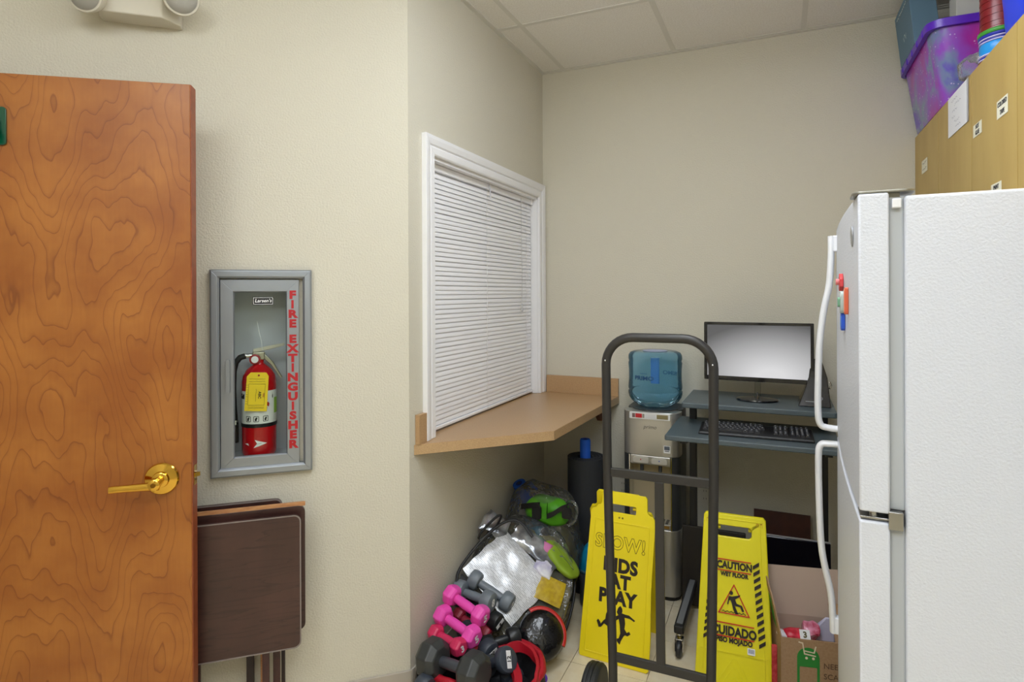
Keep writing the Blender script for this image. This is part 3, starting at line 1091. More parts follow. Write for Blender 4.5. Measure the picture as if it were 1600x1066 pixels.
m_cup = mat('cup_red', (122, 12, 24), .3)
cs = thing('cup_stack', 'tall stack of red plastic cups over striped tubs beside the purple tub', 'cups', (.650, 2.38, 2.208))
cs.scale = (1.32, 1.32, 1.12)
b = MB()
prof = [(.037, .0), (.040, .03)]
b.lathe([(.030, 0), (.046, .024), (.046, .026)], 28)
b.build('red_bowl', m_cup, cs, smooth=40)
m_bl = mat('cup_blue', (30, 150, 225), .35)
m_gr = mat('cup_green', (60, 150, 50), .4)
m_nv = mat('cup_navy', (40, 50, 170), .4)
m_lv = mat('cup_lavender', (205, 196, 230), .4)
z = .026
for h_, r_, mm, nm in ((.006, .047, m_lv, 'paper_cup_rim'), (.005, .0455, m_nv, 'paper_cup_rim'), (.006, .047, m_lv, 'paper_cup_rim'), (.032, .0445, m_bl, 'paper_cup'), (.005, .0455, m_lv, 'paper_cup_rim'), (.004, .0445, m_nv, 'paper_cup_rim'), (.005, .0455, m_lv, 'paper_cup_rim'), (.009, .047, m_nv, 'paper_cup_rim'), (.012, .048, m_gr, 'paper_cup_rim')):
    b = MB()
    b.lathe([(r_ - .002, z), (r_, z + h_ * .3), (r_, z + h_ * .8), (r_ - .002, z + h_)], 28)
    b.build(nm, mm, cs, smooth=40)
    z += h_
for k in range(14):
    b = MB()
    z0 = z + k * .02
    b.lathe([(.0435, z0), (.0425, z0 + .0195)] if k else [(.0455, z0), (.0455, z0 + .004), (.043, z0 + .006), (.0425, z0 + .0195)], 28)
    b.build('red_cup', m_cup, cs, smooth=40)
pw = thing('plastic_wrap', 'crumpled clear plastic wrapper at the foot of the red cup stack', 'wrapper', (.59, 2.45, 2.209))
b = MB()
b.ell(.035, .07, .04, (0, 0, .041), 18, 10)
b.rough(.018, 30, 2, .002)
b.build('wrap_film', clear_mat('clear_film', (250, 250, 252), .3, .08, .12, (236, 234, 244), (60, .6, .01)), pw, smooth=25)
bg = thing('blue_bag', 'bright blue plastic bag on the cupboard, in the top right corner', 'bag', (.66, 2.12, 2.209))
b = MB()
b.ell(.06, .15, .19, (0, 0, .185), 24, 14, .7)
b.rough(.012, 9, 4, .002)
b.build('bag_body', mat('bag_blue', (22, 62, 230), .35), bg, smooth=60)

# ------------------------------------------------------------------ fridge
m_fr = mat('fridge_white', (212, 216, 226), .38, bump=(210, .6, .0022), spec=.5)
m_frs = mat('fridge_smooth_white', (232, 233, 236), .3)
m_gask = mat('gasket_grey', (176, 180, 184), .6)
fr = thing('refrigerator', 'white top freezer refrigerator with curved handles at the right', 'refrigerator', (.134, 1.325, 0), -1.5)
FW, FH = .745, 1.689
b = MB()
b.box(.080, .72, .004, FW - .004, .03, 1.682)
b.build('body', m_fr, fr, smooth=0, bevel=.006, seg=3)
def fr_door(z0, z1, nm):
    b = MB()
    n = 14
    prof = []
    for k in range(n + 1):
        t_ = k / n
        y = FW * t_
        x = 0.004 - .006 * (1 - (2 * t_ - 1) ** 2)
        prof.append((x, y))
    pts = prof + [(.055, FW), (.055, 0)]
    b.prism(pts, z0, z1)
    return b.build(nm, m_fr, fr, smooth=30, bevel=.004, seg=3)
fz = fr_door(1.078, FH, 'freezer_door')
fd = fr_door(.075, 1.060, 'fridge_door')
for z0, z1, p in ((1.084, FH - .008, fz), (.082, 1.054, fd)):
    b = MB()
    b.box(.054, .081, .012, FW - .012, z0, z1)
    b.build('gasket', m_gask, p, smooth=0, bevel=.004)
def fr_handle(pts, p):
    b = MB()
    P = [Vector(q) for q in pts]
    # smooth
    for _ in range(3):
        Q = [P[0]]
        for a, c in zip(P[:-1], P[1:]):
            Q += [a * .75 + c * .25, a * .25 + c * .75]
        Q.append(P[-1])
        P = Q
    rings = []
    for i, q in enumerate(P):
        t_ = (P[min(i + 1, len(P) - 1)] - P[max(i - 1, 0)]).normalized()
        nrm = Vector((t_.z, 0, -t_.x))
        rings.append([q + nrm * (.0095 * cos(2 * pi * k / 12)) + Vector((0, 1, 0)) * (.016 * sin(2 * pi * k / 12)) for k in range(12)])
    b.loft(rings)
    return b.build('door_handle', m_frs, p, smooth=60)
yh = .695
fr_handle([(-.012, yh, 1.668), (-.012, yh, 1.62), (-.014, yh, 1.58), (-.017, yh, 1.52), (-.032, yh, 1.455), (-.045, yh, 1.35), (-.048, yh, 1.25), (-.050, yh, 1.16), (-.047, yh, 1.098), (-.020, yh, 1.093), (.004, yh, 1.092)], fz)
fr_handle([(.004, yh, 1.046), (-.020, yh, 1.046), (-.047, yh, 1.044), (-.049, yh, .99), (-.047, yh, .86), (-.043, yh, .735), (-.030, yh, .66), (-.016, yh, .60), (-.012, yh, .53), (-.011, yh, .485)], fd)
for z_, p_ in ((1.645, fz), (.508, fd)):
    b = MB()
    b.box(-.008, .006, yh - .014, yh + .014, z_ - .024, z_ + .024)
    b.build('handle_foot', m_frs, p_, smooth=0, bevel=.003)
b = MB()
b.plate([rrect(-.005, .1, 0, .09, .02)], 0, .005)
for v in b.bm.verts:
    v.co = Vector((v.co.x, v.co.z + .004, FH + .006 - v.co.y))
b.box(.03, .075, .02, .06, FH - .012, FH + .002)
b.build('top_hinge', mat('hinge_metal', (150, 148, 138), .35, metal=.7), fr, smooth=0, bevel=.001)
b = MB()
b.box(.006, .072, .006, .06, 1.0625, 1.0675)
b.box(.052, .076, -.003, .012, 1.050, 1.084)
b.tube([(.03, .02, 1.056), (.03, .02, 1.082)], .008, 12)
b.build('middle_hinge', mat('hinge_steel', (172, 172, 170), .25, metal=.95), fr, bevel=.001)
b = MB()
b.box(.06, .075, .0, .03, FH - .03, FH - .012)
b.build('corner_cap', m_frs, fr, smooth=0, bevel=.002)
b = MB()
b.box(.086, .72, .06, FW - .06, 0, .03)
b.build('plinth', m_black, fr, smooth=0)
b = MB()
b.lathe([(.021, 0), (.021, .002), (.017, .003)], 28, Matrix.Translation((.0012, .095, 1.615)) @ Matrix.Rotation(R(-92), 4, 'Y'))
b.build('badge', mat('badge_grey', (168, 170, 174), .3, metal=.6), fz)
def magnet(name, label, y, z, parts, cat='magnet'):
    r = R(-1.5)
    lx = .004 - .006 * (1 - (2 * y / FW - 1) ** 2)
    wx = .140 + lx * cos(r) - y * sin(r) * -1 * -1
    p = Matrix.Translation((.134, 1.325, 0)) @ Matrix.Rotation(r, 4, 'Z') @ Vector((lx - .0006, y, z))
    t = thing(name, label, cat, p, -91.5)
    t.scale = (.75, .62, .75)
    for nm, sp, d, m_ in parts:
        b = MB()
        b.plate([sp], -d, 0)
        b.build(nm, m_, t, smooth=30, bevel=.002)
    return t
magnet('fridge_magnet', 'red fridge magnet, topmost of the small cluster on the freezer door', .335, 1.525, [('magnet_body', [(-.03, -.02), (.0, -.03), (.03, -.015), (.025, .01), (.0, .028), (-.02, .015)], .014, mat('magnet_red', (206, 60, 62), .4)), ('magnet_knob', arc(.012, .0, .010, 0, 340, 16), .026, mat('magnet_pink', (226, 130, 130), .4))])
magnet('fridge_magnet', 'clear and green fridge magnet clip below the red magnet', .285, 1.488, [('magnet_body', rrect(-.02, .03, -.05, .02, .018), .016, mat('magnet_grey', (184, 196, 190), .25)), ('clip_lever', rrect(-.008, .016, -.03, .0, .006), .024, mat('magnet_mint', (120, 170, 140), .4))])
magnet('fridge_magnet', 'orange upright fridge magnet nearest the camera on the freezer door', .19, 1.492, [('magnet_body', rrect(-.012, .012, -.055, .025, .006), .012, mat('magnet_orange', (222, 106, 72), .4)), ('magnet_face', rrect(-.008, .008, -.05, .02, .005), .0135, mat('magnet_peach', (232, 150, 120), .4))])
magnet('fridge_magnet', 'blue fridge magnet, lowest on the freezer door', .295, 1.432, [('magnet_body', rrect(-.03, .03, -.03, .025, .01), .012, mat('magnet_blue', (40, 90, 210), .4)), ('magnet_face', rrect(-.018, .018, -.018, .015, .006), .0135, mat('magnet_sky', (90, 150, 230), .4))])

# ------------------------------------------------------------------ water dispenser and bottle
m_sil = mat('dispenser_silver', (184, 182, 176), .28, metal=.7, bump=(60, .04, .0003), scale=(60, 1, 1))
m_grey = mat('dispenser_grey', (70, 72, 74), .4, metal=.3)
wd = thing('water_dispenser', 'silver floor standing water dispenser behind the hand truck', 'water dispenser', (-.585, 2.95, 0), 0)
def plan(x0, x1, y0, y1, r):
    return rrect(x0, x1, y0, y1, r, 6)
W2 = .140
b = MB()
b.prism(plan(-W2 + .004, W2 - .004, .088, .295, .05), .03, .915)
b.build('rear_cabinet', m_grey, wd, smooth=40)
b = MB()
front = [(-W2, .09)] + [(-W2 + .045 - .045 * cos(R(a)), .05 - .05 * sin(R(a))) for a in (0, 30, 60, 90)] + [(-.05, -.004), (0, -.006), (.05, -.004)] + [(W2 - .045 + .045 * sin(R(a)), .05 - .05 * cos(R(a))) for a in (0, 30, 60, 90)] + [(W2, .09)]
b.prism(front, .70, .915)
b.build('upper_shell', m_sil, wd, smooth=40, bevel=.003)
b = MB()
b.prism(front, .022, .345)
b.build('lower_door', m_sil, wd, smooth=40, bevel=.003)
b = MB()
b.prism(plan(-W2 + .006, W2 - .006, .012, .29, .05), .0, .022)
b.build('foot', m_black, wd, smooth=40)
for sx in (-1, 1):
    b = MB()
    pf = [(sx * (W2 + .0), .09), (sx * W2, .05), (sx * (W2 - .013), .018), (sx * (W2 - .038), .0), (sx * (W2 - .038), .09)]
    b.prism(pf, .345, .70)
    b.build('side_pillar', m_grey, wd, smooth=40)
    b = MB()
    b.box(sx * (W2 - .038) - .002, sx * (W2 - .038) + .002, -.004, .08, .345, .70)
    b.build('pillar_trim', m_chrome, wd, smooth=0)
b = MB()
b.box(-W2 + .04, W2 - .04, .078, .09, .345, .70)
b.build('alcove_back', mat('alcove_champagne', (190, 176, 146), .35, metal=.35), wd, smooth=0)
b = MB()
b.box(-.098, .098, -.004, .03, .655, .70)
sp = b.build('tap_panel', m_sil, wd, smooth=0, bevel=.004)
for x, c in ((-.045, (190, 40, 40)), (.045, (60, 90, 170))):
    b = MB()
    b.plate([rrect(x - .038, x + .038, .664, .692, .008)], -.010, -.003)
    tb = b.build('tap_button', mat('tap_button', (206, 202, 194), .35, metal=.4), wd, bevel=.002)
    b = MB()
    b.plate([arc(x, .68, .003, 0, 330, 10)], -.0108, -.010)
    b.build('tap_dot', mat('dot_%d' % c[0], c, .5), tb, smooth=0)
    b = MB()
    b.tube([(x, .02, .66), (x, .02, .62)], .009, 12)
    b.build('tap_spout', m_grey, wd)
b = MB()
b.box(-.098, .098, .006, .08, .345, .37)
tr = b.build('drip_tray', m_sil, wd, smooth=0, bevel=.003)
b = MB()
b.box(-.09, .09, .004, .0065, .351, .364)
b.build('amber_strip', mat('amber_plastic', (150, 112, 50), .3), tr, smooth=0)
for k in range(8):
    b = MB()
    b.box(-.085 + k * .022, -.073 + k * .022, .015, .07, .370, .373)
    b.build('tray_slat', m_grey, tr, smooth=0)
# control strip near the top
b = MB()
b.plate([rrect(-.100, .098, .880, .912, .004)], -.009, -.002)
st = b.build('control_strip', mat('strip_white', (216, 216, 214), .4), wd, bevel=.001)
for xa, xb, c, nm in ((-.086, -.072, (120, 90, 86), 'strip_lamp'), (-.070, -.038, (190, 30, 40), 'strip_lamp'), (-.036, -.026, (150, 140, 130), 'strip_lamp'), (-.022, .030, (206, 206, 206), 'strip_panel'), (.034, .088, (134, 122, 84), 'strip_panel')):
    b = MB()
    b.box(xa, xb, -.0105, -.009, .886, .906)
    b.build(nm, mat('strip_%d_%d' % (c[0], c[2]), c, .4), st, smooth=0)
b = MB()
b.text('primo', .026, 0, .842, -.0065, shear=.25, thick=.0006)
b.build('logo_print', mat('logo_grey', (96, 94, 92), .4), wd, smooth=0)
b = MB()
b.plate([rrect(.066, .098, .722, .758, .001)], -.0062, -.0040)
es = b.build('energy_sticker', mat('print_white', (235, 235, 235), .5), wd, smooth=0)
b = MB()
b.plate([rrect(.069, .095, .737, .755, .001)], -.0066, -.0061)
b.plate([[(.072, .730), (.092, .730), (.092, .734), (.072, .734)]], -.0066, -.0061)
b.build('sticker_print', mat('print_grey', (90, 96, 104), .5), es, smooth=0)
b = MB()
b.lathe([(.118, .915), (.118, .921), (.09, .923), (.05, .919)], 32, Matrix.Translation((0, .135, 0)))
b.build('bottle_collar', m_grey, wd, smooth=40)
# bottle, neck down
bt = thing('water_bottle', 'translucent blue water bottle upside down on the silver dispenser', 'bottle', (-.585, 3.085, .923), 0)
rb = .135
prof = [(.06, .0), (.085, .006), (.118, .03), (.131, .05), (rb, .066), (rb, .078), (.130, .084), (rb - .001, .09), (rb, .10), (rb - .003, .14), (rb - .003, .19), (rb, .222), (rb - .004, .232), (rb, .242), (.133, .262), (.125, .274), (.108, .281), (.06, .279), (.02, .277)]
def blue_bottle():
    m = bpy.data.materials.new('bottle_blue')
    m.use_nodes = True
    nt = m.node_tree
    nt.nodes.remove(nt.nodes['Principled BSDF'])
    N = nt.nodes.new
    t = N('ShaderNodeBsdfTransparent')
    t.inputs[0].default_value = lin((222, 241, 249))
    d = N('ShaderNodeBsdfDiffuse')
    d.inputs[0].default_value = lin((132, 208, 244))
    tr_ = N('ShaderNodeBsdfTranslucent')
    tr_.inputs[0].default_value = lin((150, 222, 252))
    g = N('ShaderNodeBsdfGlossy')
    g.inputs['Roughness'].default_value = .06
    lw = N('ShaderNodeLayerWeight')
    lw.inputs['Blend'].default_value = .16
    a = N('ShaderNodeMixShader')
    a.inputs[0].default_value = .5
    nt.links.new(d.outputs[0], a.inputs[1])
    nt.links.new(tr_.outputs[0], a.inputs[2])
    c = N('ShaderNodeMixShader')
    c.inputs[0].default_value = .28
    nt.links.new(t.outputs[0], c.inputs[1])
    nt.links.new(a.outputs[0], c.inputs[2])
    e_ = N('ShaderNodeMixShader')
    nt.links.new(lw.outputs['Fresnel'], e_.inputs[0])
    nt.links.new(c.outputs[0], e_.inputs[1])
    nt.links.new(g.outputs[0], e_.inputs[2])
    nt.links.new(e_.outputs[0], nt.nodes['Material Output'].inputs['Surface'])
    return m
b = MB()
b.lathe(prof, 48)
b.build('bottle_wall', blue_bottle(), bt, smooth=60)
b = MB()
b.prism(plan(-.022, .022, -.012, .012, .008), .115, .245)
b.build('moulded_handle', mat('bottle_deep_blue', (22, 96, 190), .3), bt, smooth=40)
b = MB()
b.lathe([(.06, .28), (.062, .283), (.02, .284)], 24)
b.build('base_label', mat('base_label', (170, 180, 210), .5), bt, smooth=0)
m_btxt = mat('bottle_print', (30, 70, 110), .5)
q = MB()
q.text('PRIMO', .028, 0, 0, 0, sx=1.25, bold=.0008)
curve_to_cyl(q, rb + .0005, -104, .155).build('bottle_print', m_btxt, bt, smooth=0)
q = MB()
q.text('PURIFIED', .008, 0, 0, 0, sx=1.25)
curve_to_cyl(q, rb + .0005, -104, .178).build('bottle_print', m_btxt, bt, smooth=0)
q = MB()
q.text('PRIMO', .028, 0, 0, 0, sx=1.25, bold=.0008)
curve_to_cyl(q, rb + .0005, 62, .155).build('bottle_print', m_btxt, bt, smooth=0)

# ------------------------------------------------------------------ computer desk, monitor, keyboard, device
m_slate = mat('slate_laminate', (86, 97, 102), .38, var=(300, (76, 88, 93), .2))
m_fram = mat('desk_frame_black', (30, 30, 32), .45)
dk = thing('computer_desk', 'slate grey two level computer desk with black frame by the back wall', 'desk', (-.10, 2.80, 0), 0)
def shelf(nm, x0, x1, y0, y1, z, th=.02, cut=.03):
    b = MB()
    b.prism([(x0 + cut, y0), (x1 - cut, y0), (x1, y0 + cut), (x1, y1), (x0, y1), (x0, y0 + cut)], z - th, z)
    return b.build(nm, m_slate, dk, smooth=0, bevel=.006, seg=3)
shelf('monitor_shelf', -.313, .315, .0, .40, 1.0, .024, .006)
shelf('keyboard_shelf', -.352, .318, -.22, .22, .895, .022, .006)
for x in (-.285, .275):
    b = MB()
    b.box(x - .016, x + .016, .17, .205, .10, .976)
    b.build('post', m_fram, dk, smooth=0, bevel=.003)
    b = MB()
    b.box(x - .020, x + .020, -.29, .32, .098, .132)
    lg = b.build('foot_beam', m_fram, dk, smooth=0, bevel=.006)
    b = MB()
    b.box(x - .012, x + .012, -.27, .165, .1325, .1345)
    b.build('beam_top', mat('beam_grey', (120, 122, 124), .4), lg, smooth=0)
    b = MB()
    b.loft([[(x - .012, -.15, .850), (x + .012, -.15, .850), (x + .012, .17, .80), (x - .012, .17, .80)], [(x - .012, -.15, .872), (x + .012, -.15, .872), (x + .012, .17, .872), (x - .012, .17, .872)]])
    b.build('shelf_bracket', m_fram, dk, smooth=0)
    for y in (-.265, .295):
        b = MB()
        b.tube([(x, y, .062), (x, y, .098)], .009, 10)
        b.lathe([(.013, .084), (.016, .088), (.016, .094), (.012, .098)], 14, Matrix.Translation((x, y, 0)))
        cst = b.build('caster', m_chrome, dk)
        b = MB()
        b.lathe([(.010, -.011), (.031, -.010), (.034, -.006), (.034, .006), (.031, .010), (.010, .011)], 22, Matrix.Translation((x, y - .014, .034)) @ Matrix.Rotation(R(90), 4, 'Y'))
        b.build('caster_wheel', mat('caster_rubber', (38, 38, 42), .4), cst, smooth=40)
        b = MB()
        b.box(x - .017, x - .013, y - .03, y + .01, .026, .075)
        b.box(x + .013, x + .017, y - .03, y + .01, .026, .075)
        b.box(x - .017, x + .017, y - .02, y + .012, .070, .076)
        b.build('caster_fork', m_chrome, cst, smooth=0, bevel=.002)
b = MB()
b.box(-.30, .29, .175, .195, .845, .872)
b.build('cross_rail', m_fram, dk, smooth=0)
b = MB()
b.box(-.27, .26, .205, .212, .30, .42)
b.build('stretcher_panel', m_fram, dk, smooth=0) if False else b.bm.free()
b = MB()
b.box(-.335, -.050, -.01, .008, .10, .468, Matrix.Rotation(R(-5), 4, 'X') @ Matrix.Translation((0, .0, .0)))
pn = b.build('dark_board', mat('board_black_brown', (40, 34, 30), .55), None, smooth=0, bevel=.004)
pn.location = (-.10, 2.93, -.085)
tag(pn, 'black brown board standing behind the yellow caution sign', 'board')

mo = thing('monitor', 'black flat monitor with a pale grey lit screen on the desk', 'monitor', (-.098, 3.0, 1.001), -2)
def screen_mat():
    m = bpy.data.materials.new('lit_screen')
    m.use_nodes = True
    nt = m.node_tree
    B = nt.nodes['Principled BSDF']
    N = nt.nodes.new
    B.inputs['Base Color'].default_value = (.02, .02, .02, 1)
    B.inputs['Roughness'].default_value = .3
    tc = N('ShaderNodeTexCoord')
    mp = N('ShaderNodeMapping')
    mp.inputs['Location'].default_value = (-.06, 0, -.17)
    mp.inputs['Scale'].default_value = (1.0, 0, 1.6)
    nt.links.new(tc.outputs['Object'], mp.inputs['Vector'])
    ln = N('ShaderNodeVectorMath')
    ln.operation = 'LENGTH'
    nt.links.new(mp.outputs['Vector'], ln.inputs[0])
    r = N('ShaderNodeValToRGB')
    r.color_ramp.elements[0].position = .06
    r.color_ramp.elements[0].color = lin((216, 216, 218))
    r.color_ramp.elements[1].position = .40
    r.color_ramp.elements[1].color = lin((84, 84, 86))
    nt.links.new(ln.outputs['Value'], r.inputs['Fac'])
    nt.links.new(r.outputs['Color'], B.inputs['Emission Color'])
    B.inputs['Emission Strength'].default_value = 1.0
    return m
b = MB()
b.plate([rrect(-.236, .236, .085, .360, .004), rrect(-.222, .222, .105, .347, .001)], -.012, .0)
m_pia = mat('piano_black', (16, 16, 20), .08, coat=.6)
bz = b.build('bezel', m_pia, mo, smooth=0, bevel=.0015)
b = MB()
b.box(-.223, .223, -.007, -.004, .104, .348)
b.build('screen', screen_mat(), mo, smooth=0)
b = MB()
b.loft([[(-.234, 0, .087), (.234, 0, .087), (.234, 0, .358), (-.234, 0, .358)], [(-.19, .035, .115), (.19, .035, .115), (.19, .035, .33), (-.19, .035, .33)]])
b.build('back_cover', m_black, mo, smooth=0, bevel=.003)
b = MB()
b.tube([(0, .02, .012), (0, .022, .06), (0, .016, .13)], .013, 14)
nk = b.build('stand_neck', clear_mat('clear_acrylic', (244, 246, 246), .08, .03), mo)
b = MB()
b.tube([(0, .004, .010), (0, .004, .034)], .0035, 10)
b.build('neck_pin', m_chrome, nk)
b = MB()
b.lathe([(.085, 0), (.092, .003), (.090, .008), (.06, .012), (.015, .014)], 40, Matrix.Translation((0, -.015, 0)) @ Matrix.Diagonal((1, .72, 1, 1)))
b.build('stand_base', m_pia, mo, smooth=40)

kb = thing('keyboard', 'black computer keyboard lying on the lower desk shelf', 'keyboard', (-.10, 2.735, .8955), 1.5)
b = MB()
b.loft([[(-.225, -.075, 0), (.225, -.075, 0), (.225, .075, 0), (-.225, .075, 0)], [(-.222, -.072, .012), (.222, -.072, .012), (.222, .072, .026), (-.222, .072, .026)]])
b.build('key_tray', m_black, kb, smooth=0, bevel=.004)
m_key = mat('key_black', (34, 34, 38), .45)
m_keyp = mat('key_print', (196, 198, 204), .6)
kme = {}
random.seed(5)
def key(x, y, w, prt):
    z = .0125 + (y + .072) / .144 * .014
    k = (round(w, 4))
    if k not in kme:
        q = MB()
        q.loft([[(-w / 2, -.0078, 0), (w / 2, -.0078, 0), (w / 2, .0078, 0), (-w / 2, .0078, 0)], [(-w / 2 + .002, -.0058, .007), (w / 2 - .002, -.0058, .007), (w / 2 - .002, .0062, .0078), (-w / 2 + .002, .0062, .0078)]])
        o = q.build('key', m_key, kb, smooth=0)
        kme[k] = o.data
    else:
        o = bpy.data.objects.new('key', kme[k])
        COL.objects.link(o)
        o.parent = kb
    o.location = (x, y, z)
    o.rotation_euler = (R(5.5), 0, 0)
    return z
rows = [(.058, [1] * 13), (.033, [1] * 13), (.0155, [1.5] + [1] * 12), (-.002, [1.75] + [1] * 11), (-.0195, [2.2] + [1] * 10), (-.037, [1.25, 1.25, 1.25, 5, 1.25, 1.25, 1.25])]
pr_ = MB()
PITCH = .0185
for y, ws in rows:
    x = -.210
    for w in ws:
        ww = w * PITCH
        z = key(x + ww / 2, y, ww - .0012, True)
        pr_.box(x + ww / 2 - .0035, x + ww / 2 + .002, y - .001, y + .003, z + .0078, z + .0083)
        x += ww
    for x0, n in ((.072, 3), (.135, 4)):
        if n == 3 and y == -.002:
            continue
        for k in range(n):
            xx = x0 + k * PITCH + PITCH / 2
            z = key(xx, y, PITCH - .0012, True)
            pr_.box(xx - .0035, xx + .002, y - .001, y + .003, z + .0078, z + .0083)
pr_.build('key_print', m_keyp, kb, smooth=0)

dv = thing('desk_device', 'black wedge shaped device at the right end of the desk behind the fridge handle', 'device', (.145, 2.97, 1.001), 0)
b = MB()
b.loft([[(-.075, -.07, 0), (.055, -.07, 0), (.055, .07, 0), (-.075, .07, 0)], [(-.052, -.035, .055), (.05, -.035, .055), (.05, .06, .055), (-.052, .06, .055)], [(-.03, .0, .12), (.045, .0, .12), (.045, .055, .12), (-.03, .055, .12)], [(-.02, .03, .20), (.022, .03, .20), (.022, .05, .20), (-.02, .05, .20)]])
b.build('device_body', m_pia, dv, smooth=0, bevel=.004)
b = MB()
Md = Matrix.Translation((-.015, -.052, .028)) @ Matrix.Rotation(R(-32), 4, 'X')
b.plate([arc(.03, .008, .008, 0, 345, 16), arc(.03, .008, .006, 0, 345, 16)], -.0012, -.0004, Md)
b.box(-.03, .015, -.0012, -.0004, -.010, -.007, Md)
b.build('device_marks', mat('mark_grey', (140, 142, 146), .5), dv, smooth=0)
b = MB()
b.tube([(.052, -.01, .075), (.058, -.015, .09), (.052, -.01, .105)], .004, 8)
b.build('device_clip', m_chrome, dv)

# outlet plates on the back wall
def outlet(x, z, label):
    t = thing('wall_outlet', label, 'outlet', (x, YB - .0005, z))
    b = MB()
    b.plate([rrect(-.036, .036, -.058, .058, .004)], -.005, 0)
    p = b.build('cover_plate', mat('outlet_ivory', (206, 200, 184), .4), t, bevel=.001)
    for dz in (-.02, .02):
        b = MB()
        b.plate([rrect(-.016, .016, dz - .013, dz + .013, .006)], -.007, -.004)
        s_ = b.build('socket', mat('outlet_ivory', (206, 200, 184), .4), t)
        b = MB()
        for dx in (-.006, .006):
            b.box(dx - .001, dx + .001, -.0075, -.0069, dz - .004, dz + .005)
        b.build('slots', m_black, s_, smooth=0)
outlet(-.362, .445, 'ivory wall outlet under the computer desk')
outlet(-.795, .43, 'ivory wall outlet between the rolled mat and the water dispenser')

# brown board and dark screen under the desk
bb = MB()
bb.box(-.127, .127, 0, .012, 0, .42)
o = bb.build('brown_board', mat('board_brown', (84, 44, 32), .55, var=(20, (70, 36, 28), .2)), None, smooth=0, bevel=.002)
o.matrix_world = Matrix.Translation((.003, 3.17, .002)) @ Matrix.Rotation(R(-6), 4, 'X')
tag(o, 'reddish brown board leaning on the back wall under the desk', 'board')
tv = thing('flat_screen', 'glossy black flat screen standing on the floor behind the cardboard box', 'screen', (.045, 2.83, 0), 2)
Mtv = Matrix.Rotation(R(-6), 4, 'X')
b = MB()
b.box(-.118, .150, 0, .03, .03, .425, Mtv)
p = b.build('screen_panel', mat('screen_black', (10, 10, 22), .12), tv, smooth=0, bevel=.003)
b = MB()
b.box(-.118, .150, .006, .026, .4255, .4275, Mtv)
b.build('top_trim', mat('trim_pale', (190, 190, 195), .4), tv, smooth=0)
b = MB()
b.box(-.06, .09, -.03, .08, 0, .032)
b.build('screen_base', m_black, tv, smooth=0, bevel=.004)

# ------------------------------------------------------------------ hand truck
m_tr = mat('truck_black', (52, 50, 48), .42, metal=.2, bump=(120, .15, .0005))
ht = thing('hand_truck', 'black steel hand truck with a looped handle standing in front', 'hand truck', (-.347, 1.90, 0), 0)
b = MB()
r_, wv, lean = .088, .1635, -.028
path = []
for (x, z) in [(-wv + .012, .05), (-wv + .012, .30), (-wv, .95), (-wv - .001, 1.36 - r_)] + [(-wv - .001 + r_ - r_ * cos(R(a)), 1.36 - r_ + r_ * sin(R(a))) for a in range(10, 91, 10)] + [(wv + .001 - r_ + r_ * sin(R(a)), 1.36 - r_ + r_ * cos(R(a))) for a in range(0, 91, 10)] + [(wv, .95), (wv - .012, .30), (wv - .012, .05)]:
    path.append((x, lean * z / 1.36, z))
b.tube(path, .0145, 16)
b.build('frame_tube', m_tr, ht, smooth=60)
def crossbar(z, hh, x0, x1, nm):
    b = MB()
    y = lean * z / 1.36
    b.box(x0, x1, y - .006, y + .006, z - hh, z + hh)
    b.build(nm, m_tr, ht, smooth=0, bevel=.003)
crossbar(.925, .0145, -wv + .008, wv - .008, 'crossbar')
crossbar(.325, .0145, -wv + .022, wv - .022, 'crossbar')
b = MB()
b.loft([[(-.012, -.022 - .005, .912), (.016, -.027, .912), (.016, -.017, .912), (-.012, -.017, .912)], [(-.012, -.012, .33), (.016, -.012, .33), (.016, -.002, .33), (-.012, -.002, .33)]])
b.build('centre_bar', m_tr, ht, smooth=0, bevel=.002)
b = MB()
b.box(-.19, .19, -.20, .004, .004, .010)
b.build('toe_plate', m_tr, ht, smooth=0, bevel=.002)
b = MB()
b.tube([(-.285, .10, .105), (.285, .10, .105)], .008, 12)
ax = b.build('axle', m_chrome, ht)
for sx in (-1, 1):
    b = MB()
    b.tube([(sx * (wv - .012), 0, .30), (sx * .175, .06, .16), (sx * .175, .10, .105)], .011, 10)
    b.build('axle_strut', m_tr, ht)
    b = MB()
    Mw = Matrix.Translation((sx * .248, .10, .105)) @ Matrix.Rotation(R(90), 4, 'Y')
    b.lathe([(.052, -.024), (.088, -.028), (.098, -.026), (.104, -.018), (.104, -.011), (.101, -.009), (.101, -.005), (.105, -.003), (.105, .003), (.101, .005), (.101, .009), (.104, .011), (.104, .018), (.098, .026), (.088, .028), (.052, .024)], 40, Mw)
    w_ = b.build('wheel', mat('tyre_rubber', (36, 38, 38), .55), ht, smooth=30)
    b = MB()
    b.lathe([(.010, -.022), (.054, -.02), (.054, .02), (.010, .022)], 28, Mw)
    b.build('wheel_hub', mat('hub_grey', (150, 150, 150), .4, metal=.5), w_, smooth=40)
for x, z in ((-wv, 1.285), (wv, 1.285)):
    b = MB()
    b.ell(.003, .003, .003, (x, lean * z / 1.36 - .0145, z), 8, 6)
    b.build('rivet', m_chrome, ht)

